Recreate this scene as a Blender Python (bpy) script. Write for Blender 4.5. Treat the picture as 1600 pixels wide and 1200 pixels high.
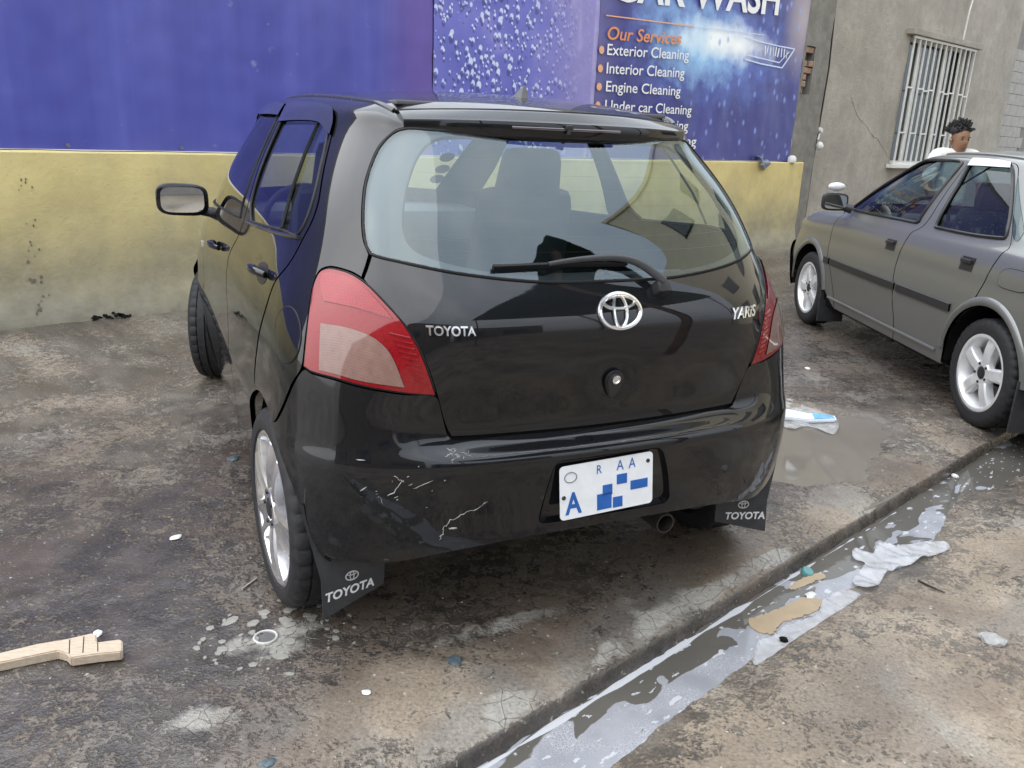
import bpy, bmesh, math, random
import numpy as np
from mathutils import Vector, Matrix, noise as mnoise
from mathutils.geometry import delaunay_2d_cdt
for o in list(bpy.data.objects): bpy.data.objects.remove(o)
scene = bpy.context.scene; COL = scene.collection
R = math.radians
random.seed(7); RNG = np.random.default_rng(11)

# ------------------------------------------------------------------ camera
CAM_H = 1.38954
cam_d = bpy.data.cameras.new('camera'); cam_d.sensor_width = 36; cam_d.lens = 28.964; cam_d.clip_start = .05; cam_d.clip_end = 600
cam = bpy.data.objects.new('camera', cam_d); COL.objects.link(cam)
cam.matrix_world = Matrix.Translation((0, 0, CAM_H)) @ Matrix.Rotation(R(90 - 17.0648), 4, 'X') @ Matrix.Rotation(R(2.46094), 4, 'Z')
scene.camera = cam

# ------------------------------------------------------------------ daylight: bright overcast sky
SUN_EL, SUN_AZ = R(42), R(-105)          # azimuth clockwise from +y
world = bpy.data.worlds.new('World'); scene.world = world; world.use_nodes = True
wn = world.node_tree.nodes; wl = world.node_tree.links; wn.clear()
sky = wn.new('ShaderNodeTexSky'); sky.sky_type = 'NISHITA'; sky.sun_disc = False
sky.sun_elevation = SUN_EL; sky.sun_rotation = SUN_AZ; sky.air_density = 1.0; sky.dust_density = 4.0; sky.ozone_density = 1.0
hsv = wn.new('ShaderNodeHueSaturation'); hsv.inputs['Saturation'].default_value = .38; hsv.inputs['Value'].default_value = 1.0
cl_co = wn.new('ShaderNodeTexCoord'); cl_n = wn.new('ShaderNodeTexNoise'); cl_n.inputs['Scale'].default_value = 2.2; cl_n.inputs['Detail'].default_value = 6; cl_n.inputs['Roughness'].default_value = .55
cl_r = wn.new('ShaderNodeValToRGB'); cl_r.color_ramp.elements[0].position = .36; cl_r.color_ramp.elements[0].color = (.74, .83, .97, 1); cl_r.color_ramp.elements[1].position = .66; cl_r.color_ramp.elements[1].color = (1.08, 1.13, 1.20, 1)
# overcast luminance: the zenith is about three times as bright as the horizon
sxyz = wn.new('ShaderNodeSeparateXYZ'); zr = wn.new('ShaderNodeMapRange'); zr.inputs[1].default_value = 0; zr.inputs[2].default_value = 1; zr.inputs[3].default_value = 6.5; zr.inputs[4].default_value = 18.5
cmul = wn.new('ShaderNodeMixRGB'); cmul.blend_type = 'MULTIPLY'; cmul.inputs[0].default_value = 1
cmix = wn.new('ShaderNodeMixRGB'); cmix.inputs[0].default_value = .85
bg = wn.new('ShaderNodeBackground'); bg.inputs['Strength'].default_value = .11
wo = wn.new('ShaderNodeOutputWorld')
wl.new(sky.outputs[0], hsv.inputs['Color']); wl.new(cl_co.outputs['Generated'], cl_n.inputs['Vector']); wl.new(cl_n.outputs['Fac'], cl_r.inputs['Fac'])
wl.new(cl_co.outputs['Generated'], sxyz.inputs[0]); wl.new(sxyz.outputs[2], zr.inputs[0]); wl.new(cl_r.outputs[0], cmul.inputs[1]); wl.new(zr.outputs[0], cmul.inputs[2]); wl.new(hsv.outputs[0], cmix.inputs[1]); wl.new(cmul.outputs[0], cmix.inputs[2]); wl.new(cmix.outputs[0], bg.inputs['Color']); wl.new(bg.outputs[0], wo.inputs['Surface'])
sun_d = bpy.data.lights.new('sun', 'SUN'); sun_d.energy = 1.5; sun_d.angle = R(100); sun_d.color = (1, .96, .9)
sun = bpy.data.objects.new('sun', sun_d); COL.objects.link(sun)
sdir = Vector((math.sin(SUN_AZ) * math.cos(SUN_EL), math.cos(SUN_AZ) * math.cos(SUN_EL), math.sin(SUN_EL)))
sun.rotation_euler = sdir.to_track_quat('Z', 'Y').to_euler(); sun.location = sdir * 30
vs = scene.view_settings; vs.view_transform = 'Standard'; vs.look = 'None'; vs.exposure = 0.74; vs.gamma = 1.0; vs.use_curve_mapping = False

# ------------------------------------------------------------------ materials
MATS = {}
class NT:
    """Small helper round a material's node tree."""
    def __init__(self, name):
        self.m = bpy.data.materials.new(name); self.m.use_nodes = True
        self.t = self.m.node_tree; self.n = self.t.nodes; self.l = self.t.links
        self.b = self.n['Principled BSDF']; self.out = self.n['Material Output']; MATS[name] = self.m
        self._co = None
    def co(self, kind='Object'):
        if self._co is None: self._co = self.n.new('ShaderNodeTexCoord')
        return self._co.outputs[kind]
    def put(self, sock, v):
        if hasattr(v, 'links') or isinstance(v, bpy.types.NodeSocket): self.l.new(v, sock)
        else: sock.default_value = v
    def mapping(self, scale=(1, 1, 1), rot=(0, 0, 0), loc=(0, 0, 0), src=None):
        m = self.n.new('ShaderNodeMapping'); m.inputs['Scale'].default_value = scale; m.inputs['Rotation'].default_value = rot; m.inputs['Location'].default_value = loc
        self.l.new(src or self.co(), m.inputs['Vector']); return m.outputs[0]
    def noise(self, scale, detail=4, rough=.55, vec=None, dist=0., out='Fac'):
        t = self.n.new('ShaderNodeTexNoise'); t.inputs['Scale'].default_value = scale; t.inputs['Detail'].default_value = detail
        t.inputs['Roughness'].default_value = rough; t.inputs['Distortion'].default_value = dist
        self.l.new(vec or self.co(), t.inputs['Vector']); return t.outputs[out]
    def voronoi(self, scale, feature='F1', vec=None, out='Distance', rnd=1.):
        t = self.n.new('ShaderNodeTexVoronoi'); t.feature = feature; t.inputs['Scale'].default_value = scale; t.inputs['Randomness'].default_value = rnd
        self.l.new(vec or self.co(), t.inputs['Vector']); return t.outputs[out]
    def ramp(self, fac, stops):
        r = self.n.new('ShaderNodeValToRGB'); e = r.color_ramp.elements
        while len(e) > 1: e.remove(e[-1])
        for i, (p, c) in enumerate(stops):
            if not isinstance(c, (tuple, list)): c = (c, c, c)
            k = e[0] if i == 0 else e.new(p)
            k.position = p; k.color = (*c[:3], 1)
        self.l.new(fac, r.inputs['Fac']); return r.outputs['Color']
    def mix(self, fac, a, b, mode='MIX'):
        x = self.n.new('ShaderNodeMixRGB'); x.blend_type = mode
        self.put(x.inputs[0], fac)
        for s, v in ((x.inputs[1], a), (x.inputs[2], b)):
            if isinstance(v, (tuple, list)): v = (*v[:3], 1)
            self.put(s, v)
        return x.outputs[0]
    def math(self, op, a, b=0., clamp=False):
        x = self.n.new('ShaderNodeMath'); x.operation = op; x.use_clamp = clamp
        self.put(x.inputs[0], a); self.put(x.inputs[1], b); return x.outputs[0]
    def attr(self, name, out='Color'):
        a = self.n.new('ShaderNodeAttribute'); a.attribute_name = name; return a.outputs[out]
    def sep(self, v):
        s = self.n.new('ShaderNodeSeparateXYZ'); self.l.new(v, s.inputs[0]); return s.outputs
    def sepc(self, v):
        s = self.n.new('ShaderNodeSeparateColor'); self.l.new(v, s.inputs[0]); return s.outputs
    def bump(self, height, strength=.3, dist=.01, prev=None):
        b = self.n.new('ShaderNodeBump'); b.inputs['Strength'].default_value = strength; b.inputs['Distance'].default_value = dist
        self.l.new(height, b.inputs['Height'])
        if prev is not None: self.l.new(prev, b.inputs['Normal'])
        self.l.new(b.outputs[0], self.b.inputs['Normal']); return b.outputs[0]
    def set(self, **k):
        names = dict(color='Base Color', rough='Roughness', metal='Metallic', spec='Specular IOR Level', coat='Coat Weight', coat_rough='Coat Roughness', ior='IOR', trans='Transmission Weight', sss='Subsurface Weight', alpha='Alpha')
        for a, v in k.items():
            s = self.b.inputs[names[a]]
            if isinstance(v, (tuple, list)): v = (*v[:3], 1)
            self.put(s, v)
        return self

def plain(name, color, rough=.5, metal=0., spec=.5, coat=0., var=.12, scale=30., bump=0., coat_rough=.05, ior=1.5):
    """Procedural surface: base colour with fine tonal variation and roughness variation."""
    t = NT(name); f = t.noise(scale, 5, .6)
    lo = tuple(c * (1 - var) for c in color); hi = tuple(min(1, c * (1 + var)) for c in color)
    t.set(color=t.ramp(f, [(.3, lo), (.7, hi)]), metal=metal, spec=spec, coat=coat, coat_rough=coat_rough, ior=ior)
    t.set(rough=t.ramp(f, [(.3, max(.02, rough * .85)), (.7, min(1, rough * 1.15))]))
    if bump: t.bump(t.noise(scale * 4, 4), bump, .004)
    return t

def glass_mat(name, tint, ior=1.5, rough=.0, refl=(1, 1, 1)):
    t = NT(name)
    tr = t.n.new('ShaderNodeBsdfTransparent'); tr.inputs[0].default_value = (*tint, 1)
    gl = t.n.new('ShaderNodeBsdfGlossy'); gl.inputs['Roughness'].default_value = rough + .01
    n = t.noise(40, 3); gl.inputs['Color'].default_value = (*refl, 1)
    fr = t.n.new('ShaderNodeFresnel'); ge = t.n.new('ShaderNodeNewGeometry')      # a pane: same reflectance from either side
    t.l.new(t.math('ADD', ior, t.math('MULTIPLY', ge.outputs['Backfacing'], 1 / ior - ior)), fr.inputs['IOR'])
    k = t.math('MULTIPLY', fr.outputs[0], t.ramp(n, [(.3, .97), (.7, 1.0)]))
    mx = t.n.new('ShaderNodeMixShader'); t.l.new(k, mx.inputs[0]); t.l.new(tr.outputs[0], mx.inputs[1]); t.l.new(gl.outputs[0], mx.inputs[2])
    t.l.new(mx.outputs[0], t.out.inputs['Surface']); t.n.remove(t.b); return t

# ------------------------------------------------------------------ objects
def tag(o, label=None, cat=None, group=None, kind=None):
    for k, v in (('label', label), ('category', cat), ('group', group), ('kind', kind)):
        if v: o[k] = v
    return o
def empty(name, loc=(0, 0, 0), rz=0., label=None, cat=None, group=None):
    o = bpy.data.objects.new(name, None); COL.objects.link(o); o.location = loc; o.rotation_euler = (0, 0, rz); o.empty_display_size = .2
    return tag(o, label, cat, group)
def obj(name, me, mat, parent=None, loc=None, rot=None, kind=None):
    o = bpy.data.objects.new(name, me); COL.objects.link(o)
    if mat is not None:
        m = MATS[mat] if isinstance(mat, str) else mat
        if not len(me.materials): me.materials.append(m)
    if parent is not None: o.parent = parent
    if loc is not None: o.location = loc
    if rot is not None: o.rotation_euler = rot
    if kind: o['kind'] = kind
    return o
def mesh(name, V, F, smooth=False):
    me = bpy.data.meshes.new(name); me.from_pydata([tuple(map(float, v)) for v in V], [], [tuple(int(i) for i in f) for f in F])
    if smooth: me.polygons.foreach_set('use_smooth', [True] * len(me.polygons))
    me.update(); return me
def soften(me, angle=35):
    """smooth shading with sharp edges above the angle"""
    me.polygons.foreach_set('use_smooth', [True] * len(me.polygons))
    bm = bmesh.new(); bm.from_mesh(me); c = math.cos(R(angle))
    for e in bm.edges:
        if len(e.link_faces) == 2 and e.link_faces[0].normal.dot(e.link_faces[1].normal) < c: e.smooth = False
    bm.to_mesh(me); bm.free(); me.update(); return me
class MB:
    """Collects shapes into one mesh."""
    def __init__(self): self.V = []; self.F = []
    def add(self, V, F):
        k = len(self.V); self.V += [tuple(v) for v in V]; self.F += [tuple(i + k for i in f) for f in F]; return self
    def box(self, c, s, rz=0., bevel=0., taper=1., rot=None):
        bm = bmesh.new(); bmesh.ops.create_cube(bm, size=1)
        for v in bm.verts:
            t = taper if v.co.z > 0 else 1
            v.co = Vector((v.co.x * s[0] * t, v.co.y * s[1] * t, v.co.z * s[2]))
        if bevel: bmesh.ops.bevel(bm, geom=list(bm.edges), offset=bevel, segments=2, affect='EDGES', profile=.6)
        M = Matrix.Translation(c) @ (rot.to_4x4() if rot is not None else Matrix.Rotation(rz, 4, 'Z'))
        bm.verts.index_update(); V = [M @ v.co for v in bm.verts]; F = [[v.index for v in f.verts] for f in bm.faces]; bm.free()
        return self.add(V, F)
    def tube(self, pts, r, seg=10, cap=True, flat=1., closed=False):
        P = [Vector(p) for p in pts]; n = len(P); V = []; F = []
        up = None
        for i, p in enumerate(P):
            if closed: d = P[(i + 1) % n] - P[i - 1]
            else: d = (P[min(i + 1, n - 1)] - P[max(i - 1, 0)])
            d.normalize()
            if up is None: up = d.orthogonal().normalized()
            up = (up - d * up.dot(d)).normalized(); sd = d.cross(up)
            rr = r[i] if isinstance(r, (list, tuple, np.ndarray)) else r
            for k in range(seg):
                a = 2 * math.pi * k / seg
                V.append(p + up * (rr * math.cos(a)) + sd * (rr * flat * math.sin(a)))
        m = n if closed else n - 1
        for i in range(m):
            j = (i + 1) % n
            for k in range(seg):
                q = (k + 1) % seg
                F.append((i * seg + k, i * seg + q, j * seg + q, j * seg + k))
        if cap and not closed: F.append(tuple(range(seg))[::-1]); F.append(tuple((n - 1) * seg + k for k in range(seg)))
        return self.add(V, F)
    def lathe(self, prof, seg=48, axis='x', c=(0, 0, 0), closed=False):
        V = []; F = []; n = len(prof)
        for k in range(seg):
            a = 2 * math.pi * k / seg; ca, sa = math.cos(a), math.sin(a)
            for (h, r) in prof:
                p = (h, r * ca, r * sa) if axis == 'x' else ((r * ca, r * sa, h) if axis == 'z' else (r * ca, h, r * sa))
                V.append((p[0] + c[0], p[1] + c[1], p[2] + c[2]))
        for k in range(seg):
            q = (k + 1) % seg
            for i in range(n if closed else n - 1):
                j = (i + 1) % n
                F.append((k * n + i, k * n + j, q * n + j, q * n + i))
        return self.add(V, F)
    def prism(self, poly, z0, z1, f=None):
        """closed 2D polygon extruded from z0 to z1; f maps (a,b,c)->xyz"""
        n = len(poly); V = [(p[0], p[1], z0) for p in poly] + [(p[0], p[1], z1) for p in poly]
        if f: V = [f(*v) for v in V]
        F = [tuple(range(n))[::-1], tuple(range(n, 2 * n))] + [(i, (i + 1) % n, n + (i + 1) % n, n + i) for i in range(n)]
        return self.add(V, F)
    def build(self, name, mat, parent=None, smooth=None, **k):
        me = bpy.data.meshes.new(name); me.from_pydata(self.V, [], self.F); me.update()
        bm = bmesh.new(); bm.from_mesh(me); bmesh.ops.recalc_face_normals(bm, faces=bm.faces); bm.to_mesh(me); bm.free()
        if smooth: soften(me, smooth)
        return obj(name, me, mat, parent, **k)
def copy_tree(o, parent=None):
    c = o.copy(); COL.objects.link(c); c.parent = parent
    for ch in o.children: copy_tree(ch, c)
    return c
def text_poly(s, size=1., extrude=0., bold=0., xs=1., shear=0., align='LEFT', spacing=1.):
    cu = bpy.data.curves.new('t', 'FONT'); cu.body = s; cu.size = size; cu.extrude = extrude; cu.offset = bold; cu.shear = shear; cu.align_x = align; cu.space_character = spacing; cu.resolution_u = 4
    o = bpy.data.objects.new('t', cu); COL.objects.link(o); bpy.context.view_layer.update()
    me = bpy.data.meshes.new_from_object(o.evaluated_get(bpy.context.evaluated_depsgraph_get()))
    V = [(v.co.x * xs, v.co.y, v.co.z) for v in me.vertices]; F = [tuple(p.vertices) for p in me.polygons]
    bpy.data.objects.remove(o); bpy.data.curves.remove(cu); bpy.data.meshes.remove(me); return V, F
# numpy gradient noise
_PERM = RNG.permutation(512); _GR = RNG.uniform(0, 2 * math.pi, 512)
def pnoise(x, y):
    xi = np.floor(x).astype(int); yi = np.floor(y).astype(int); fx = x - xi; fy = y - yi
    def g(i, j, dx, dy):
        k = _PERM[(_PERM[i % 512] + j) % 512]; a = _GR[k]; return np.cos(a) * dx + np.sin(a) * dy
    u = fx ** 3 * (fx * (fx * 6 - 15) + 10); v = fy ** 3 * (fy * (fy * 6 - 15) + 10)
    a = g(xi, yi, fx, fy); b = g(xi + 1, yi, fx - 1, fy); c = g(xi, yi + 1, fx, fy - 1); d = g(xi + 1, yi + 1, fx - 1, fy - 1)
    return (a + (b - a) * u) * (1 - v) + (c + (d - c) * u) * v
def fbm(x, y, s=1., oct=4, gain=.5):
    r = 0; a = 1
    for k in range(oct): r = r + a * pnoise(x * s + 17.3 * k, y * s - 9.1 * k); s *= 2.03; a *= gain
    return r * 1.4
def sstep(a, b, x): t = np.clip((x - a) / (b - a), 0, 1); return t * t * (3 - 2 * t)
# ------------------------------------------------------------------ material list
t = plain('car_paint', (.0045, .005, .0065), .5, spec=.06, coat=1., coat_rough=.03, var=.3, scale=120)
f = t.noise(5, 6, .65); t.set(coat_rough=t.ramp(f, [(.4, .015), (.75, .09)]))
glass_mat('rear_glass', (.78, .88, .89), 1.80, refl=(.86, .97, 1.)); glass_mat('side_glass', (.66, .72, .74), 1.6); glass_mat('saloon_glass', (.50, .60, .61), 1.6); glass_mat('pane_glass', (.5, .55, .55), 1.5)
plain('frit', (.010, .010, .012), .35, spec=.4)
plain('heater', (.06, .05, .04), .5)
plain('rubber', (.010, .010, .011), .6, spec=.3); plain('tyre_rubber', (.022, .022, .024), .62, spec=.35, var=.4, scale=60, bump=.15)
plain('flap_rubber', (.030, .031, .034), .5, spec=.4, var=.25); plain('dark_trim', (.020, .020, .022), .42, spec=.45, var=.2, scale=90); plain('roof_trim', (.03, .03, .032), .25)
plain('grey_plastic', (.16, .16, .16), .5); plain('under_black', (.006, .006, .006), .85, spec=.15); plain('visor', (.028, .030, .034), .10, coat=1., coat_rough=.02)
plain('tail_red', (.26, .004, .009), .3, spec=.1, coat=1., var=.15, scale=80); plain('tail_sky_pink', (.33, .014, .024), .3, spec=.1, coat=1., var=.12, scale=60); plain('tail_dark', (.02, .004, .005), .15, coat=1.)  # upper lens pink: sky reflection put into the red lens colour
t = plain('tail_smoke', (.21, .125, .105), .3, spec=.1, coat=1., var=.12, scale=50); w = t.n.new('ShaderNodeTexWave'); w.inputs['Scale'].default_value = 70; w.inputs['Distortion'].default_value = .5; w.bands_direction = 'DIAGONAL'; t.l.new(t.co(), w.inputs['Vector']); t.bump(w.outputs['Fac'], .12, .002)
plain('chrome', (.80, .80, .81), .22, metal=1., var=.05); plain('bright_alloy', (.88, .88, .90), .22, metal=.92, var=.06); plain('satin_alloy', (.80, .81, .82), .42, metal=.55, var=.06); plain('disc_metal', (.22, .20, .19), .5, metal=1., var=.3)
plain('mirror', (.85, .88, .88), .02, metal=1., var=.02); plain('clear_lens', (.55, .55, .54), .08, coat=1.)
plain('plate_white', (.74, .76, .78), .35, var=.05); plain('plate_blue', (.012, .10, .38), .4); plain('print_white', (.62, .62, .62), .6, var=.15, scale=200)
plain('scratch_white', (.34, .34, .33), .8, var=.3, scale=300); plain('scratch_grey', (.16, .16, .17), .7, var=.4, scale=300); plain('rusty_steel', (.03, .024, .02), .65, metal=.4, var=.5, scale=60)
plain('cabin_grey', (.10, .10, .10), .8); plain('cabin_dark', (.03, .03, .032), .7); plain('cabin_seat', (.055, .058, .066), .85, var=.2, scale=60, bump=.2)
plain('curtain', (.55, .56, .56), .9, var=.15, scale=6); plain('rag_blue', (.20, .22, .27), .9, var=.4, scale=14)
t = plain('grey_paint', (.150, .154, .146), .36, metal=.35, coat=.8, coat_rough=.06, var=.10, scale=160); f = t.noise(3.5, 6, .65); t.set(coat_rough=t.ramp(f, [(.4, .03), (.75, .22)]))
plain('white_visor', (.60, .62, .62), .25, coat=.5, var=.08)

for nm, sc_ in (('tail_red', 170), ('tail_sky_pink', 150)):
    m_ = MATS[nm]; t = NT.__new__(NT); t.m = m_; t.t = m_.node_tree; t.n = t.t.nodes; t.l = t.t.links; t.b = t.n['Principled BSDF']; t.out = t.n['Material Output']; t._co = None
    vr = t.voronoi(sc_, 'F1', rnd=.15); t.bump(vr, .07, .003); lay = t.n.new('ShaderNodeLayerWeight'); lay.inputs[0].default_value = .35
    cur = t.b.inputs['Base Color'].links[0].from_socket; t.set(color=t.mix(t.ramp(vr, [(.1, .0), (.6, .45)]), cur, (.13, .002, .005)))
# ------------------------------------------------------------------ lofted car surfaces
class Loft:
    """Smooth half-body surface S(u,v), mirrored at u=0 (rear centre) and u=n (front centre)."""
    def __init__(self, grid):
        P = np.array(grid, float)                 # (ncols, nrows, 3), x >= 0
        self.n = P.shape[0] - 1; self.m = P.shape[1] - 1
        D = P.copy()
        for _ in range(2):
            D = D + .8 * (P - self._knots(D))
        self.D = self._pad(D)
        us = np.linspace(0, self.n, self.n * 6 + 1); vs = np.linspace(0, self.m, self.m * 5 + 1)
        U, V = np.meshgrid(us, vs, indexing='ij')
        self.tu, self.tv = U.ravel(), V.ravel(); self.tp = self.half(self.tu, self.tv)
    def _pad(self, D):
        mx = np.array([-1, 1, 1.])
        E = np.concatenate([D[2:0:-1] * mx, D, D[-2:-4:-1] * mx], 0)
        a = 2 * E[:, :1] - E[:, 1:2]; b = 2 * E[:, -1:] - E[:, -2:-1]
        return np.concatenate([2 * a - E[:, :1], a, E, b, 2 * b - E[:, -1:]], 1)
    def _knots(self, D):
        E = self._pad(D)
        A = (E[1:-3] + 4 * E[2:-2] + E[3:-1]) / 6
        return (A[:, 1:-3] + 4 * A[:, 2:-2] + A[:, 3:-1]) / 6
    def half(self, u, v):
        u = np.asarray(u, float); v = np.asarray(v, float)
        v = np.clip(v, 0, self.m)
        iu = np.clip(np.floor(u).astype(int), -1, self.n); fu = u - iu
        iv = np.clip(np.floor(v).astype(int), 0, self.m - 1); fv = v - iv
        def w(t): return ((1 - t) ** 3 / 6, (3 * t ** 3 - 6 * t ** 2 + 4) / 6, (-3 * t ** 3 + 3 * t ** 2 + 3 * t + 1) / 6, t ** 3 / 6)
        wu, wv = w(fu), w(fv)
        out = np.zeros(u.shape + (3,))
        for a in range(4):
            for b in range(4):
                out += (wu[a] * wv[b])[..., None] * self.D[iu + a + 1, iv + b + 1]
        return out
    def S(self, u, v):
        u = np.asarray(u, float)
        sg = np.where(u < 0, -1., 1.); a = np.abs(u)
        over = a > self.n
        a = np.where(over, 2 * self.n - a, a); sg = np.where(over, -sg, sg)
        p = self.half(a, v); p[..., 0] *= sg
        return p
    def N(self, u, v, e=.02):
        u = np.asarray(u, float); v = np.clip(np.asarray(v, float), e, self.m - e)
        du = self.S(u + e, v) - self.S(u - e, v); dv = self.S(u, v + e) - self.S(u, v - e)
        n = np.cross(du, dv)
        return n / np.maximum(np.linalg.norm(n, axis=-1, keepdims=True), 1e-9)
    def solve(self, a, b, ax, ulo, uhi, it=12):
        """(u,v) on the half body (x>=0) where coordinates ax=(i,j) equal a,b; u within [ulo,uhi]."""
        a = np.atleast_1d(np.asarray(a, float)); b = np.atleast_1d(np.asarray(b, float))
        m = (self.tu >= ulo) & (self.tu <= uhi)
        tp = self.tp[m]; d = (tp[None, :, ax[0]] - a[:, None]) ** 2 + (tp[None, :, ax[1]] - b[:, None]) ** 2
        k = d.argmin(1); u = self.tu[m][k].copy(); v = self.tv[m][k].copy(); e = 1e-3
        for _ in range(it):
            p = self.S(u, v); pu = (self.S(u + e, v) - p) / e; pv = (self.S(u, np.minimum(v + e, self.m)) - self.S(u, np.maximum(v - e, 0))) / (2 * e)
            r0 = a - p[:, ax[0]]; r1 = b - p[:, ax[1]]
            A, B, C, Dd = pu[:, ax[0]], pv[:, ax[0]], pu[:, ax[1]], pv[:, ax[1]]
            det = A * Dd - B * C; det = np.where(np.abs(det) < 1e-7, 1e-7, det)
            du = np.clip((r0 * Dd - B * r1) / det, -.3, .3); dv = np.clip((A * r1 - r0 * C) / det, -.3, .3)
            u = np.clip(u + du, ulo - .5, uhi + .5); v = np.clip(v + dv, 0, self.m)
        return u, v

def smooth_path(pts, step=.012, closed=True):
    """Points (a,b[,1]); a third element marks a sharp corner. Catmull-Rom between corners, resampled."""
    n = len(pts); P = [np.array(p[:2], float) for p in pts]; sharp = [len(p) > 2 and p[2] for p in pts]
    out = []
    for i in range(n if closed else n - 1):
        p1, p2 = P[i], P[(i + 1) % n]
        p0 = P[i - 1] if (closed or i > 0) else p1
        p3 = P[(i + 2) % n] if (closed or i + 2 < n) else p2
        m1 = (p2 - p1) if sharp[i] else (p2 - p0) / 2
        m2 = (p2 - p1) if sharp[(i + 1) % n] else (p3 - p1) / 2
        L = np.linalg.norm(p2 - p1)
        if not sharp[i]:
            q = np.linalg.norm(m1); m1 = m1 * min(1, L / max(q, 1e-9)) if q > 0 else m1
        if not sharp[(i + 1) % n]:
            q = np.linalg.norm(m2); m2 = m2 * min(1, L / max(q, 1e-9)) if q > 0 else m2
        k = max(1, int(math.ceil(L / step)))
        for j in range(k):
            t = j / k
            out.append((2*t**3-3*t**2+1)*p1 + (t**3-2*t**2+t)*m1 + (-2*t**3+3*t**2)*p2 + (t**3-t**2)*m2)
    if not closed: out.append(P[-1])
    return np.array(out)
def in_poly(P, poly):
    x, y = P[:, 0], P[:, 1]; inside = np.zeros(len(P), bool); n = len(poly)
    for i in range(n):
        x1, y1 = poly[i]; x2, y2 = poly[(i + 1) % n]
        if y1 == y2: continue
        c = ((y1 > y) != (y2 > y)) & (x < (x2 - x1) * (y - y1) / (y2 - y1) + x1); inside ^= c
    return inside
SU, SV = .25, .09
def uvpath(pts, step=.14, closed=True):
    """smooth closed path in (u,v), resampled evenly in scaled space"""
    q = [((p[0] * SU, p[1] * SV) + tuple(p[2:])) for p in pts]
    r = smooth_path(q, step * .09, closed); return r / np.array([SU, SV])
def panel(L, name, outline, mat, parent=None, holes=(), off=0., skirt=.012, gap=.002, du=1/8, dv=1/4, bulge=0., mats=None, mind=.008, flip=False, fine=None, kind=None, disp=None):
    """Piece of the surface L inside the (u,v) outline, with turned-in edges. off: offset along the normal."""
    loops = [np.asarray(outline)] + [np.asarray(h) for h in holes]
    B = np.concatenate(loops); nb = len(B)
    u0, v0 = loops[0].min(0); u1, v1 = loops[0].max(0)
    gu = np.arange(math.floor(u0 / du) * du, u1, du); gv = np.arange(math.floor(v0 / dv) * dv, v1, dv)
    G = np.array(np.meshgrid(gu, gv)).reshape(2, -1).T
    m = in_poly(G, loops[0])
    for h in loops[1:]: m &= ~in_poly(G, h)
    G = G[m]
    if len(G):
        P3 = L.S(G[:, 0], G[:, 1]); B3 = L.S(B[:, 0], B[:, 1]); dmin = np.full(len(G), 9.)
        for i in range(0, nb, 64): dmin = np.minimum(dmin, np.sqrt(((P3[:, None] - B3[None, i:i + 64]) ** 2).sum(-1)).min(1))
        G = G[dmin > mind]
    A = np.concatenate([B, G]) if len(G) else B
    edges = []; k = 0
    for lp in loops:
        n = len(lp); edges += [(k + i, k + (i + 1) % n) for i in range(n)]; k += n
    r = delaunay_2d_cdt([Vector((a * SU, b * SV)) for a, b in A], edges, [], 0, 1e-7, True)
    V2 = np.array([(v.x / SU, v.y / SV) for v in r[0]]); T = np.array([f for f in r[2] if len(f) == 3], int)
    orig = r[3]
    cen = V2[T].mean(1); m = in_poly(cen, loops[0])
    for h in loops[1:]: m &= ~in_poly(cen, h)
    T = T[m]
    P = L.S(V2[:, 0], V2[:, 1]); N = L.N(V2[:, 0], V2[:, 1])
    if disp is not None:
        P = P + disp(V2, P, N)
    P = P + N * off
    # boundary: index of each input boundary vertex in the output
    inv = {}
    for i, src in enumerate(orig):
        for s in src: inv.setdefault(s, i)
    bl = []; k = 0
    for lp in loops: bl.append([inv[k + i] for i in range(len(lp))]); k += len(lp)
    T = [tuple(t) for t in T]
    # orient triangles along N
    a, b, c = (P[[t[i] for t in T]] for i in range(3)); s = (np.cross(b - a, c - a) * N[[t[0] for t in T]]).sum(1)
    T = [t if q > 0 else (t[0], t[2], t[1]) for t, q in zip(T, s)]
    base = P.copy(); V = [None] * len(P); SK = []; SN = []; F2 = []
    for li, lp in enumerate(bl):
        pts = base[lp]; nn = N[lp]
        tan = np.roll(pts, -1, 0) - np.roll(pts, 1, 0); tan /= np.maximum(np.linalg.norm(tan, axis=1, keepdims=True), 1e-9)
        inw = np.cross(nn, tan)
        area = 0; q = loops[li]; area = (q[:, 0] * np.roll(q[:, 1], -1) - np.roll(q[:, 0], -1) * q[:, 1]).sum()
        # (du x dv)=N: ccw in uv is ccw about N, inward = N x tan for ccw
        sgn = 1 if area > 0 else -1
        if li > 0: sgn = -sgn
        P[lp] = pts + inw * sgn * gap
        if skirt:
            k0 = len(P) + len(SK); n = len(lp)
            top = P[lp]; bot = top - nn * skirt
            SK += list(top) + list(bot); SN += list(-inw * sgn) * 2
            for i in range(n):
                j = (i + 1) % n; f = (k0 + i, k0 + j, k0 + n + j, k0 + n + i)
                F2.append(f if (area > 0) != (li > 0) else f[::-1])
    VV = np.concatenate([P, np.array(SK)]) if SK else P
    NN = np.concatenate([N, np.array(SN)]) if SN else N
    me = bpy.data.meshes.new(name); me.from_pydata(VV.tolist(), [], T + F2); me.polygons.foreach_set('use_smooth', [True] * len(me.polygons)); me.update()
    if disp is None: me.normals_split_custom_set_from_vertices([tuple(n) for n in NN])
    return obj(name, me, mat, parent, kind=kind)
def mirror_path(half):
    """close a half outline (u>=0, first and last point on u=0) over the centre line"""
    h = [tuple(p) for p in half]
    return h + [((-p[0], p[1]) + tuple(p[2:])) for p in h[::-1] if p[0] > 1e-6]
def sgn_path(pts, s): return [((p[0] * s, p[1]) + tuple(p[2:])) for p in pts]
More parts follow.
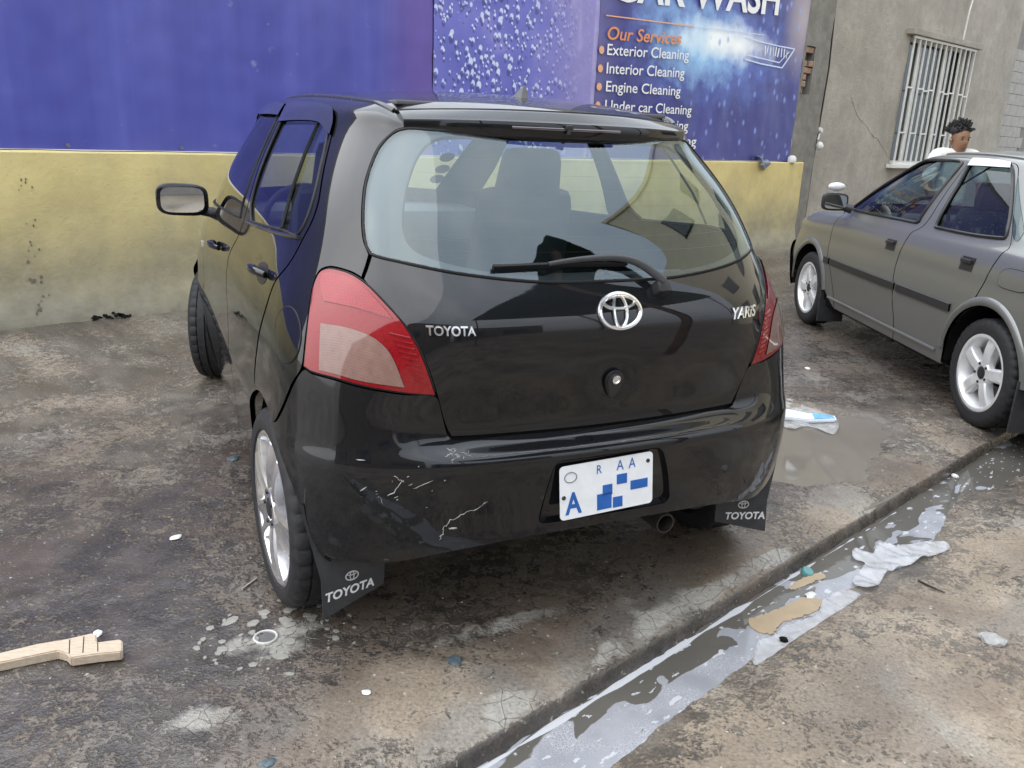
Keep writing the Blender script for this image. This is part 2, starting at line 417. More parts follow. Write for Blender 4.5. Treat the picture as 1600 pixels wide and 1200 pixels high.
def arc_yz(L, cy, cz, r, a0, a1, n, ulo, uhi):
    a = np.linspace(a0, a1, n); y = cy + r * np.cos(a); z = cz + r * np.sin(a)
    u, v = L.solve(y, z, (1, 2), ulo, uhi); return [(p, q) for p, q in zip(u, v)]
def yz(L, y, z, ulo=5.5, uhi=14): u, v = L.solve(y, z, (1, 2), ulo, uhi); return (float(u[0]), float(v[0]))
def put_on(L, V, x0, z0, off, ulo=-1, uhi=5.5, size=1., along=None):
    """drape flat shapes (a right, b up, c out) on the rear of the surface at rear-view position x0,z0"""
    V = np.array(V, float); X = x0 + V[:, 0]; Z = z0 + V[:, 1]
    s = np.where(X < 0, -1., 1.); u, v = L.solve(np.abs(X), Z, (0, 2), 0, uhi)
    P = L.S(u * s, v); N = L.N(u * s, v); return P + N * (off + V[:, 2])[:, None]
# ------------------------------------------------------------------ ground, gutter, water
GO = np.array([-.137, 1.531]); GD = np.array([.731, .682]); GN = np.array([.682, -.731])
def to_tn(x, y): return (x - GO[0]) * GD[0] + (y - GO[1]) * GD[1], (x - GO[0]) * GN[0] + (y - GO[1]) * GN[1]
def from_tn(t, n): return GO[0] + t * GD[0] + n * GN[0], GO[1] + t * GD[1] + n * GN[1]
WATER_Z = -.060
def shore(t): return np.interp(t, [-2, .2, .6, 1.0, 1.6, 2.05, 2.25, 2.7, 3.1, 4, 8], [.21, .215, .205, .20, .195, .265, .24, .13, .21, .25, .25])
def ground_h(x, y):
    t, n = to_tn(x, y)
    e = .010 * pnoise(t * 2.2, t * 0 + 3.1) + .006 * pnoise(t * 9., t * 0 + 7.7) + .003 * pnoise(t * 31., n * 0)
    m = n - e
    slab = .007 * fbm(x, y, .7, 3) + .0035 * fbm(x, y, 5., 4) + .0022 * fbm(x, y, 24., 3)
    slab = slab * (1 - .7 * np.exp(-((m + .0) / .05) ** 2)) - .012 * sstep(-.10, .0, m)
    # puddle hollow
    q = ((t - 2.70) / .62) ** 2 + ((n + .55 + .12 * (t - 2.70)) / .36) ** 2 + .45 * fbm(x, y, 2.6, 4)
    slab = slab * (1 - .6 * sstep(1.7, .8, q)) - .022 * sstep(1.35, .45, q)
    q2 = ((x + .05) / .30) ** 2 + ((y - 2.02) / .09) ** 2 + .5 * fbm(x, y, 4, 2)
    slab = slab - .008 * sstep(1.2, .5, q2)
    sh = shore(t) + .020 * fbm(t, n, 3.5, 3)
    right = WATER_Z + np.where(m < sh, -.030 * sstep(0, .09, sh - m), .016 * sstep(0, .12, m - sh) + .012 * np.clip(m - sh, 0, 3)) + .45 * (.007 * fbm(x, y, .9, 3) + .006 * fbm(x, y, 6., 4) + .004 * fbm(x, y, 22., 3)) * sstep(-.02, .10, m - sh)
    k = sstep(-.006, .020, m + .004 * fbm(t, n, 18, 2))
    far = sstep(12, 20, np.hypot(x, y))
    return (slab * (1 - k) + right * k) * (1 - far)
def axis(lo, a, b, hi, fine, grow=1.16, extra=()):
    v = list(np.arange(a, b, fine)); s = fine; p = a
    while p > lo: s *= grow; p -= s; v.append(p)
    s = fine; p = v[int((b - a) / fine) - 1] if False else b
    v.append(b)
    while p < hi: s *= grow; p += s; v.append(p)
    return np.unique(np.round(np.array(v + list(extra)), 5))
ta = axis(-70, -1.2, 4.6, 80, .014); na = axis(-60, -2.7, 1.7, 60, .014, extra=list(np.arange(-.03, .045, .0035)))
T_, N_ = np.meshgrid(ta, na, indexing='ij'); X_, Y_ = from_tn(T_, N_); Z_ = ground_h(X_, Y_)
nt, nn_ = T_.shape; idx = np.arange(nt * nn_).reshape(nt, nn_)
Fq = np.stack([idx[:-1, :-1], idx[:-1, 1:], idx[1:, 1:], idx[1:, :-1]], -1).reshape(-1, 4)[:, ::-1]
gme = bpy.data.meshes.new('ground'); gme.vertices.add(nt * nn_); gme.vertices.foreach_set('co', np.stack([X_, Y_, Z_], -1).reshape(-1).astype(np.float32))
gme.loops.add(len(Fq) * 4); gme.loops.foreach_set('vertex_index', Fq.reshape(-1).astype(np.int32)); gme.polygons.add(len(Fq)); gme.polygons.foreach_set('loop_start', np.arange(0, len(Fq) * 4, 4, dtype=np.int32)); gme.polygons.foreach_set('use_smooth', np.ones(len(Fq), bool)); gme.update(calc_edges=True)
if gme.polygons[0].normal.z < 0: gme.flip_normals()
# stains: R wet dark film, G tan worn crust, B pale cement wash
xf, yf = X_.ravel(), Y_.ravel(); tf, nf = T_.ravel(), N_.ravel()
def blob(cx, cy, rx, ry, a=0.):
    c, s = math.cos(a), math.sin(a); dx, dy = xf - cx, yf - cy; return np.exp(-(((dx * c + dy * s) / rx) ** 2 + ((-dx * s + dy * c) / ry) ** 2))
br = fbm(xf, yf, 1.6, 5)
wet = 1.0 * blob(-1.15, 2.35, .55, .75) + .9 * blob(-.95, 1.75, .5, .28) + .45 * blob(-1.9, 3.2, .8, .9) + .8 * blob(.35, 2.35, .75, .32, .55) + .9 * blob(2.4, 8.5, 2.2, 3.0) + .55 * blob(2.6, 5.2, 1.0, 1.2) + .5 * blob(1.5, 3.4, .5, .3, .7) + .35
wet = np.clip(wet + .55 * br + .55 * blob(.15, 2.45, .80, .26, .45) + .5 * blob(-.05, 2.1, .22, .06, .4), 0, 1); gwall = sstep(-.016, .004, nf) * sstep(.07, .03, nf); wet = np.maximum(wet, gwall)
tan = .75 * blob(-.15, 1.75, .55, .22, .5) + .6 * blob(.75, 2.5, .7, .15, .72) + .6 * blob(-.55, 2.9, .35, .7) + .42 * sstep(.22, .5, nf) + .36 + .5 * blob(1.6, 3.3, .6, .14, .72)
tan = np.clip(tan + .45 * fbm(xf + 5, yf, 2.4, 5) - .25 * blob(-1.15, 2.2, .5, .6), 0, 1)
edge = np.exp(-((nf + .05) / .05) ** 2) * (nf < .012) * sstep(1.9, 1.0, tf + .6 * fbm(tf, nf * 0, 1.4, 2)) * sstep(-.25, .25, fbm(tf, nf * 3, 2.6, 3) + .25)
pale = 1.0 * blob(-.70, 1.66, .10, .06, .3) + .9 * blob(-.63, 1.99, .17, .10, .5) + .35 * blob(-1.95, 3.9, .25, .2) + 1.2 * edge + .8 * blob(.02, 2.12, .28, .035, .5) + .5 * blob(.42, 2.26, .14, .06, .7)
pale = np.clip(pale * (.9 + .9 * fbm(xf, yf, 7, 3)), 0, 1)
tan = tan * (1 - gwall); pale = pale * (1 - gwall)
ca = gme.color_attributes.new('stain', 'FLOAT_COLOR', 'POINT'); ca.data.foreach_set('color', np.stack([wet, tan, pale, np.ones_like(wet)], -1).reshape(-1).astype(np.float32))
q3 = np.clip(.5 + .38 * fbm(xf, yf, 7., 4, .6), 0, 1); q4 = np.clip(.5 + .6 * fbm(xf + 40, yf - 13, 1.8, 3), 0, 1); q5 = np.clip(.5 + .6 * fbm(xf - 21, yf + 33, 2.9, 4, .55), 0, 1)
ca2 = gme.color_attributes.new('stain_b', 'FLOAT_COLOR', 'POINT'); ca2.data.foreach_set('color', np.stack([q3, q4, q5, np.ones_like(q3)], -1).reshape(-1).astype(np.float32))
t = NT('wet_concrete'); st = t.sepc(t.attr('stain')); wetm, tanm, palem = st[0], st[1], st[2]
n1 = t.noise(26, 4, .68, dist=.6); n2 = t.noise(95, 2, .65); sb_ = t.sepc(t.attr('stain_b')); n3, n4 = sb_[0], sb_[1]
base = t.ramp(n3, [(.25, (.088, .078, .066)), (.5, (.128, .113, .095)), (.75, (.172, .150, .124))])
crust_f = t.math('ADD', t.math('MULTIPLY', n1, .75), t.math('MULTIPLY', n2, .35))
crust_m = t.ramp(t.math('ADD', crust_f, t.math('MULTIPLY', t.math('SUBTRACT', tanm, .5), .34)), [(.50, 0.), (.60, 1.)])
tanc = t.ramp(n4, [(.35, (.285, .228, .165)), (.6, (.325, .270, .205)), (.75, (.30, .272, .23))])
c = t.mix(t.math('MULTIPLY', crust_m, .74), base, tanc)
c = t.mix(t.ramp(wetm, [(.30, 0.), (1., 1.)]), c, (.46, .45, .47), 'MULTIPLY')
c = t.mix(.55, c, t.ramp(n2, [(.3, .55), (.7, 1.5)]), 'MULTIPLY')
pm_ = t.ramp(t.math('ADD', palem, t.math('MULTIPLY', t.math('SUBTRACT', n1, .5), .8)), [(.36, 0.), (.75, .85)])
c = t.mix(pm_, c, t.ramp(n2, [(.3, (.25, .24, .215)), (.7, (.36, .345, .31))]))
# reddish oil-brown blotches and dark specks, hairline cracks
red = t.ramp(sb_[2], [(.56, 0.), (.78, .35)]); c = t.mix(red, c, (.115, .085, .066))
spk = t.ramp(t.noise(60, 1, .6, vec=t.mapping(loc=(9, 1, 3))), [(.63, 0.), (.72, .4)]); c = t.mix(spk, c, (.04, .038, .037))
lsp = t.ramp(t.noise(48, 2, .5, vec=t.mapping(loc=(2, 7, 3))), [(.68, 0.), (.76, .55)]); c = t.mix(lsp, c, (.44, .41, .36))
ck2 = t.voronoi(15, 'DISTANCE_TO_EDGE')
crk3 = t.math('MULTIPLY', t.ramp(ck2, [(.0, .55), (.02, 0.)]), t.ramp(palem, [(.15, 0.), (.5, 1.)])); c = t.mix(t.math('MULTIPLY', crk3, .5), c, (.040, .036, .032))
t.set(color=c, spec=.5)
rgh = t.math('ADD', t.math('MULTIPLY', crust_m, .24), t.ramp(wetm, [(.2, .46), (.9, .20)])); t.set(rough=t.math('MAXIMUM', rgh, t.math('MULTIPLY', pm_, .7)))
hh = t.math('ADD', t.math('MULTIPLY', crust_m, .5), t.math('ADD', t.math('MULTIPLY', n1, .6), t.math('ADD', t.math('MULTIPLY', n2, .5), t.math('MULTIPLY', crk3, -1.2))))
t.bump(hh, .75, .006)
ground = obj('ground', gme, 'wet_concrete'); ground['kind'] = 'structure'
def gz(x, y): return float(ground_h(np.array([x]), np.array([y]))[0])

# gutter water: murky, partly under a soap film
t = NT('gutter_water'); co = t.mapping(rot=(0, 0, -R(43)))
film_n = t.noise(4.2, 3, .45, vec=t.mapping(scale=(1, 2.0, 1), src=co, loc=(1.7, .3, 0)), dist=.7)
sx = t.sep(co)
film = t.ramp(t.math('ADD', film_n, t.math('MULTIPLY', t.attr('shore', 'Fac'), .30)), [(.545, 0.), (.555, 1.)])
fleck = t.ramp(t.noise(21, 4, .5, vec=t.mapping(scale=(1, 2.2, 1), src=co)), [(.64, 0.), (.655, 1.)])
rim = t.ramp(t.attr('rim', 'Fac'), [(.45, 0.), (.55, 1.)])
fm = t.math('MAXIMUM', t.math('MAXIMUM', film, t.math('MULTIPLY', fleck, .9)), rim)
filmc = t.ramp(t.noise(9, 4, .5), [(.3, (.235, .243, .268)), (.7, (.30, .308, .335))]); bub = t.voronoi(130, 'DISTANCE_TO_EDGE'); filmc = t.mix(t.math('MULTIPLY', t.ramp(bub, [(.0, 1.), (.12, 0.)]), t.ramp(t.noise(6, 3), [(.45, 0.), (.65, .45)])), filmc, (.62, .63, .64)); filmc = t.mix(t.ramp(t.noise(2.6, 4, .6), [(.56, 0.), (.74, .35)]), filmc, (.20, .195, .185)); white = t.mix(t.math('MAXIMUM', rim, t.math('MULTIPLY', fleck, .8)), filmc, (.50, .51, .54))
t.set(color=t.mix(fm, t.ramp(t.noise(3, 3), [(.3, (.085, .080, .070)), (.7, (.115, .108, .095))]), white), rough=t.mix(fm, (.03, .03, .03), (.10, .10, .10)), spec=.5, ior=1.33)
t.bump(t.math('ADD', t.noise(14, 2), t.math('MULTIPLY', fm, .25)), .05, .004)
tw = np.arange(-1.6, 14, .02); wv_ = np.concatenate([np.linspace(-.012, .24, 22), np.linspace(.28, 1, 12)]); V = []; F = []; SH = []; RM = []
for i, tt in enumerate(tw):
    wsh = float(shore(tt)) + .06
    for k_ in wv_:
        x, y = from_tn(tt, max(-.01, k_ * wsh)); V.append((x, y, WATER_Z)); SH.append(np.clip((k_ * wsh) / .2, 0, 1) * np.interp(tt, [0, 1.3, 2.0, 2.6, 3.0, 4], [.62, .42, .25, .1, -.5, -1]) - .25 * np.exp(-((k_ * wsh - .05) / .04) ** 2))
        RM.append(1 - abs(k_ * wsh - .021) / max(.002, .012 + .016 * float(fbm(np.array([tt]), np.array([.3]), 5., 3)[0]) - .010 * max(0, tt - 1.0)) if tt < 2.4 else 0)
nw = len(wv_)
for i in range(len(tw) - 1):
    for j in range(nw - 1): F.append((i*nw+j, i*nw+j+1, (i+1)*nw+j+1, (i+1)*nw+j)[::-1])
wme = mesh('gutter_water', V, F, True)
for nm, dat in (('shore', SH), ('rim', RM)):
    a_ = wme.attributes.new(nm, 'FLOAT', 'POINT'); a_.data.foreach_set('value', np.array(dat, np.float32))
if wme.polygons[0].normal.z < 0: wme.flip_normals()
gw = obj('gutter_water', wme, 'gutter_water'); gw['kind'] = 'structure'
# puddle on the slab
t = NT('puddle_water'); t.set(color=t.ramp(t.noise(2.2, 4), [(.3, (.150, .132, .108)), (.7, (.185, .165, .138))]), rough=.04, ior=1.33); t.bump(t.noise(5, 2), .03, .003)
V = [from_tn(2.62 + .95 * math.cos(a), -.50 - .11 * math.cos(a) + .48 * math.sin(a)) + (-.0105,) for a in np.linspace(0, 2 * math.pi, 49)[:-1]]
pu = obj('puddle', mesh('puddle', V, [tuple(range(48))]), 'puddle_water'); pu['kind'] = 'structure'

# ------------------------------------------------------------------ walls (local x along the wall, y behind it)
WO = Vector((-2.9683, 5.6869, 0)); WA = math.atan2(.66551, .74639)
def wall_obj(name, me, mat, parent=None, **k):
    o = obj(name, me, mat, parent)
    if parent is None: o.location = WO; o.rotation_euler = (0, 0, WA)
    return o
def grid_face(s0, s1, z0, z1, ds, dz, f, hole=None):
    """face in the wall plane; f(s,z)->y; hole=(s0,s1,z0,z1)"""
    S_ = np.linspace(s0, s1, max(2, int(round((s1 - s0) / ds)) + 1)); Z = np.linspace(z0, z1, max(2, int(round((z1 - z0) / dz)) + 1))
    if hole: S_ = np.unique(np.concatenate([S_, hole[:2]])); Z = np.unique(np.concatenate([Z, hole[2:]]))
    V = []; F = []; nz = len(Z)
    SS, ZZ = np.meshgrid(S_, Z, indexing='ij'); YY = f(SS, ZZ)
    V = np.stack([SS, YY, ZZ], -1).reshape(-1, 3)
    for i in range(len(S_) - 1):
        for j in range(nz - 1):
            cs, cz = (S_[i] + S_[i+1]) / 2, (Z[j] + Z[j+1]) / 2
            if hole and hole[0] < cs < hole[1] and hole[2] < cz < hole[3]: continue
            F.append((i*nz+j, (i+1)*nz+j, (i+1)*nz+j+1, i*nz+j+1))
    return V, F
t = NT('yellow_render'); co = t.co(); z = t.sep(co)[2]; a1 = t.noise(1.7, 6, .62); a2 = t.noise(9, 6, .65); a3 = t.noise(40, 4, .6)
paint = t.ramp(a1, [(.32, (.54, .445, .20)), (.55, (.63, .53, .245)), (.75, (.67, .57, .275))])
streak = t.ramp(t.noise(3.0, 5, .6, vec=t.mapping(scale=(1, 1, .18))), [(.5, 0.), (.72, .35)]); paint = t.mix(streak, paint, (.40, .37, .24))
grime = t.ramp(t.math('ADD', z, t.math('MULTIPLY', t.math('SUBTRACT', a1, .5), .75)), [(.05, .95), (.36, .68), (.72, .2), (1.05, 0.)])
c = t.mix(grime, paint, t.ramp(a2, [(.3, (.20, .19, .15)), (.7, (.30, .285, .23))]))
blot = t.ramp(t.noise(5.5, 6, .68, vec=t.mapping(loc=(3, 0, 8))), [(.60, 0.), (.70, .35)]); c = t.mix(blot, c, (.36, .33, .20))
c = t.mix(t.ramp(t.noise(70, 2, .5), [(.70, 0.), (.75, .5)]), c, (.18, .16, .09))
t.set(color=c, rough=.82, spec=.25); t.bump(t.math('ADD', t.math('MULTIPLY', a2, .8), t.math('MULTIPLY', a3, .4)), .5, .012)
H = 1.14
def wy(S_, Z): return -.055 * sstep(.30, .0, Z + .05 * fbm(S_, Z, 1.3, 2)) + .010 * fbm(S_, Z, 1.1, 4) - .010
b = MB(); V, F = grid_face(-5.5, 9.17, -.05, H - .012, .05, .045, wy); b.add(V, F)
S_ = np.linspace(-5.5, 9.17, 200); lip = wy(S_, S_ * 0 + H - .012); topz = H + .008 * fbm(S_, S_ * 0, 1.2, 3)
V = []; F = []
for i, s_ in enumerate(S_): V += [(s_, lip[i], H - .012), (s_, lip[i] + .012, topz[i]), (s_, .17, topz[i]), (s_, .18, -.05)]
for i in range(len(S_) - 1):
    for j in range(3): F.append((4*i+j, 4*i+4+j, 4*i+5+j, 4*i+1+j))
F.append((4*len(S_)-4, 4*len(S_)-3, 4*len(S_)-2, 4*len(S_)-1)); b.add(V, F)
zz_ = np.linspace(-.05, H - .012, 12); ye = wy(np.full(12, 9.17), zz_); V = [(9.17, y, z_) for y, z_ in zip(ye, zz_)] + [(9.17, .18, z_) for z_ in zz_]; b.add(V, [(i, 12 + i, 13 + i, i + 1) for i in range(11)])
me = mesh('boundary_wall', b.V, b.F, True); soften(me, 50); bw = wall_obj('boundary_wall', me, 'yellow_render'); tag(bw, 'low yellow painted boundary wall with grimy base below the banners', 'wall')
# rough vertical repair seam and chips in the render
plain('bare_render', (.17, .155, .12), .9, var=.35, scale=40, bump=.3)
rs = random.Random(3)
for k in range(26):
    z_ = rs.uniform(.08, 1.0); s_ = -.345 + rs.gauss(0, .030); n_ = rs.randint(5, 8); r0 = rs.uniform(.004, .011) * (1.3 if z_ < .45 else .8)
    y_ = float(wy(np.array([s_]), np.array([z_]))[0]); b = MB(); b.prism([(s_ + r0 * rs.uniform(.5, 1.1) * math.cos(6.28 * i / n_), z_ + 1.7 * r0 * rs.uniform(.5, 1.1) * math.sin(6.28 * i / n_)) for i in range(n_)], y_ - .005, y_ + .01, lambda a, c_, e: (a, e, c_)); b.build('render_chip', 'bare_render', bw)
# upper wall that carries the banners
plain('grey_block', (.20, .19, .18), .9, var=.2, scale=12, bump=.3)
b = MB(); b.box((1.67, .13, 2.5), (14.3, .12, 2.7)); me = mesh('upper_wall', b.V, b.F); uw = wall_obj('upper_wall', me, 'grey_block'); tag(uw, 'grey block wall standing on the yellow wall, covered by banners', 'wall')
# ---- banners
def banner_mesh(s0, s1, z0, z1, seed):
    fy = lambda S_, Z: .040 + .010 * np.sin(S_ * 7.3 + seed + 1.2 * np.sin(Z * 2)) * .5 + .010 * fbm(S_ + seed, Z * .35, 2.4, 3) + .004 * fbm(S_ + seed, Z, 6, 3)
    V, F = grid_face(s0, s1, z0, z1, .04, .05, fy); n = len(V); W = V + np.array([0, .0025, 0])
    b = MB(); b.add(V, F); b.add(W, [f[::-1] for f in F]); me = mesh('banner', b.V, b.F, True); return me
BZ0, BZ1 = 1.150, 3.7
t = NT('banner_blue'); stv = t.noise(2.2, 4, .6, vec=t.mapping(scale=(2.4, 1, .10))); haze = t.noise(1.1, 5, .6); x_ = t.sep(t.co())[0]
c = t.ramp(stv, [(.3, (.058, .066, .32)), (.55, (.071, .080, .36)), (.75, (.090, .100, .40))])
c = t.mix(t.ramp(haze, [(.45, 0.), (.8, .22)]), c, (.19, .20, .44))  # pale blue patches: hazy glare painted into the vinyl colour
mag = t.ramp(x_, [(0, 0.), (1, 1.)]); mp = t.n.new('ShaderNodeMapRange'); mp.inputs[1].default_value = 2.35; mp.inputs[2].default_value = 2.75; t.l.new(x_, mp.inputs[0]); c = t.mix(t.math('MULTIPLY', mp.outputs[0], .55), c, (.16, .085, .33))
spk = t.ramp(t.noise(9, 3, .5), [(.70, 0.), (.78, .35)]); c = t.mix(spk, c, (.35, .37, .58)); t.set(color=c, rough=.42, spec=.45)
b1 = wall_obj('vinyl_banner', banner_mesh(-5.5, 2.925, BZ0, BZ1, 1.), 'banner_blue'); tag(b1, 'plain blue vinyl banner stretched above the yellow wall', 'banner')
# drops print
t = NT('banner_drops'); co = t.co(); s3 = t.sep(co); x_, z_ = s3[0], s3[2]
def drops(scale, seed, r, thr):
    m = t.mapping(scale=(1, .001, .72), loc=(seed, 0, seed * .7)); v = t.n.new('ShaderNodeTexVoronoi'); v.inputs['Scale'].default_value = scale; t.l.new(m, v.inputs['Vector'])
    m2 = t.mapping(scale=(1, .001, .72), loc=(seed + .010 * 9 / scale * 1.3, 0, seed * .7 + .035 * 9 / scale)); v2 = t.n.new('ShaderNodeTexVoronoi'); v2.inputs['Scale'].default_value = scale; t.l.new(m2, v2.inputs['Vector'])
    on = t.ramp(t.sepc(v.outputs['Color'])[0], [(thr, 0.), (thr + .02, 1.)])
    inside = t.ramp(v.outputs['Distance'], [(r * .85, 1.), (r, 0.)]); shift = t.ramp(v2.outputs['Distance'], [(r * .85, 1.), (r, 0.)])
    cres = t.math('MULTIPLY', t.math('MULTIPLY', inside, t.math('SUBTRACT', 1., shift)), on); shade = t.math('MULTIPLY', t.math('MULTIPLY', shift, t.math('SUBTRACT', 1., inside)), on)
    return cres, shade, t.math('MULTIPLY', inside, on)
c = t.ramp(t.noise(1.6, 4, .6), [(.3, (.085, .10, .42)), (.6, (.15, .16, .52)), (.8, (.30, .29, .60))])
mr = t.n.new('ShaderNodeMapRange'); mr.inputs[1].default_value = 4.1; mr.inputs[2].default_value = 4.7; t.l.new(t.math('ADD', x_, t.math('MULTIPLY', t.math('SUBTRACT', t.noise(2, 3), .5), .7)), mr.inputs[0]); pl = mr.outputs[0]
c = t.mix(t.math('MULTIPLY', pl, .75), c, (.30, .27, .55)); fold = t.ramp(t.noise(1.4, 3, .5, vec=t.mapping(scale=(2.2, 1, .5), loc=(.6, 0, .2)), dist=1.2), [(.55, 0.), (.72, .7)]); c = t.mix(t.math('MULTIPLY', fold, pl), c, (.55, .50, .70))
den = t.math('SUBTRACT', 1., t.math('MULTIPLY', pl, .92))
for scl, sd, r_, th in ((14, 1.3, .34, .30), (24, 7.7, .32, .35), (9, 4.4, .26, .62)):
    cr, sh_, ins = drops(scl, sd, r_, th)
    c = t.mix(t.math('MULTIPLY', t.math('MULTIPLY', sh_, .75), den), c, (.045, .055, .22)); c = t.mix(t.math('MULTIPLY', t.math('MULTIPLY', cr, .85), den), c, (.62, .70, .86))
t.set(color=c, rough=.38, spec=.45)
b2 = wall_obj('vinyl_banner', banner_mesh(2.930, 4.985, BZ0, BZ1, 4.), 'banner_drops'); tag(b2, 'blue and lilac banner printed with water drops', 'banner')
# services print
t = NT('banner_services'); co = t.co(); s3 = t.sep(co); x_, z_ = s3[0], s3[2]
c = t.ramp(t.noise(1.2, 4, .6), [(.3, (.035, .042, .19)), (.6, (.055, .062, .26)), (.8, (.09, .10, .34))])
def glow(cx, cz, rx, rz, col, amt, n=None):
    global c
    d = t.math('SQRT', t.math('ADD', t.math('POWER', t.math('DIVIDE', t.math('SUBTRACT', x_, cx), rx), 2.), t.math('POWER', t.math('DIVIDE', t.math('SUBTRACT', z_, cz), rz), 2.)))
    if n is not None: d = t.math('ADD', d, t.math('MULTIPLY', t.math('SUBTRACT', n, .5), 1.1))
    c = t.mix(t.math('MULTIPLY', t.ramp(d, [(.15, 1.), (1., 0.)]), amt), c, col)
nz = t.noise(6, 5, .6); glow(6.95, 2.42, 1.7, .75, (.14, .24, .70), .8, nz); glow(6.7, 2.42, 1.05, .50, (.34, .62, .88), 1., nz); glow(7.15, 2.50, 1.15, .26, (.88, .93, .95), 1., t.noise(3, 3)); glow(5.9, 2.75, .5, .3, (.22, .40, .75), .7, nz); glow(5.0, 2.0, .35, 2.5, (.20, .19, .40), .45)
glow(8.75, 2.9, .45, .8, (.42, .36, .38), .85)
v = t.n.new('ShaderNodeTexVoronoi'); v.inputs['Scale'].default_value = 9; t.l.new(t.mapping(scale=(1, .001, .7), loc=(2, 0, 1)), v.inputs['Vector']); on = t.ramp(t.sepc(v.outputs['Color'])[1], [(.62, 0.), (.66, 1.)])
rgt = t.n.new('ShaderNodeMapRange'); rgt.inputs[1].default_value = 6.2; rgt.inputs[2].default_value = 6.8; t.l.new(x_, rgt.inputs[0])
c = t.mix(t.math('MULTIPLY', t.math('MULTIPLY', t.math('MULTIPLY', t.ramp(v.outputs['Distance'], [(.10, 1.), (.32, 0.)]), on), rgt.outputs[0]), .75), c, (.24, .34, .78))
t.set(color=c, rough=.38, spec=.45)
b3 = wall_obj('vinyl_banner', banner_mesh(4.990, 8.86, BZ0, BZ1, 9.), 'banner_services'); tag(b3, 'dark blue car wash banner listing cleaning services', 'banner')
plain('print_bright', (.80, .81, .82), .5, var=.04); plain('print_orange', (.72, .27, .10), .5, var=.06); plain('print_peach', (.78, .40, .22), .5, var=.08); plain('print_ice', (.60, .68, .85), .5, var=.1)
def btext(s, s0, z0, s1, z1, cap, mat='print_bright', bold=.0, shear=0., name='banner_lettering'):
    """one line of print, each word a part of its own"""
    full = np.array(text_poly(s, 1., 0, bold, 1., shear)[0]); x0, x1 = full[:, 0].min(), full[:, 0].max(); kx = (s1 - s0) / (x1 - x0); kz = cap / .71; sl = (z1 - z0) / (s1 - s0); done = ''
    for wd_ in s.split(' '):
        V, F = text_poly(wd_, 1., 0, bold, 1., shear); V = np.array(V); pre = np.array(text_poly(done + wd_, 1., 0, bold, 1., shear)[0])[:, 0].max(); dx = pre - V[:, 0].max()
        P = [(s0 + (a + dx - x0) * kx, .0225, z0 + b_ * kz + sl * (a + dx - x0) * kx) for a, b_, _ in V]; m_ = MB(); m_.add(P, F); m_.build(name, mat, b3); done += wd_ + ' '
btext('Our Services', 5.10, 2.325, 6.30, 2.385, .125, 'print_orange', .012, .15)
btext('Exterior Cleaning', 5.11, 2.178, 6.46, 2.238, .108, bold=.008); btext('Interior Cleaning', 5.12, 2.000, 6.41, 2.045, .108, bold=.008); btext('Engine Cleaning', 5.13, 1.825, 6.37, 1.850, .105, bold=.008); btext('Under car Cleaning', 5.135, 1.638, 6.605, 1.655, .105, bold=.008)
btext('Carpet Vacuuming', 5.14, 1.472, 6.57, 1.478, .110, bold=.008); btext('Polish & Washing', 5.15, 1.312, 6.755, 1.308, .110, bold=.008)
btext('CAR WASH', 5.12, 2.70, 8.14, 2.90, .36, bold=.022)
for z_ in (2.217, 2.040, 1.863, 1.680, 1.51, 1.345):
    m_ = MB(); m_.add([(5.028 + .038 * math.cos(a), .024, z_ + .038 * math.sin(a)) for a in np.linspace(0, 2 * math.pi, 25)[:-1]], [tuple(range(24))]); m_.build('bullet_print', 'print_peach', b3)
def strip(pts, w, mat, y=.0235, name='printed_line'):
    V = []; n = len(pts)
    for i, p in enumerate(pts):
        q = pts[min(i + 1, n - 1)]; r = pts[max(i - 1, 0)]; d = Vector((q[0] - r[0], q[1] - r[1])).normalized(); V += [(p[0] - d.y * w / 2, y, p[1] + d.x * w / 2), (p[0] + d.y * w / 2, y, p[1] - d.x * w / 2)]
    m_ = MB(); m_.add(V, [(2*i, 2*i+1, 2*i+3, 2*i+2) for i in range(n - 1)]); m_.build(name, mat, b3)
strip([(5.06, 2.545), (6.5, 2.592)], .012, 'print_peach'); strip([(6.5, 2.592), (7.9, 2.640)], .008, 'print_ice')
strip([(7.5, 2.58), (7.9, 2.555), (8.25, 2.545), (8.62, 2.545)], .014, 'print_ice'); strip([(8.62, 2.545), (8.50, 2.42), (8.38, 2.30)], .022, 'print_ice'); strip([(8.38, 2.30), (7.9, 2.31), (7.55, 2.335)], .016, 'print_ice'); strip([(8.50, 2.50), (8.30, 2.355), (7.6, 2.385)], .014, 'print_ice')
rs = random.Random(8)
for k in range(9): s_ = 7.95 + k * .062; strip([(s_, 2.53 - rs.uniform(0, .02)), (s_ + rs.uniform(-.02, .02), 2.41 + rs.uniform(0, .03))], rs.uniform(.010, .024), 'print_bright')
# banner fixings along the foot
for bb, s_list in ((b1, np.arange(-5.3, 2.9, .75)), (b2, np.arange(3.05, 4.95, .62)), (b3, np.arange(5.1, 8.8, .72))):
    for s_ in s_list: m_ = MB(); m_.lathe([(0, .004), (.003, .010), (0, .013)], 12, 'y', c=(float(s_), .022, 1.178)); m_.build('eyelet', 'grey_plastic', bb, smooth=40)

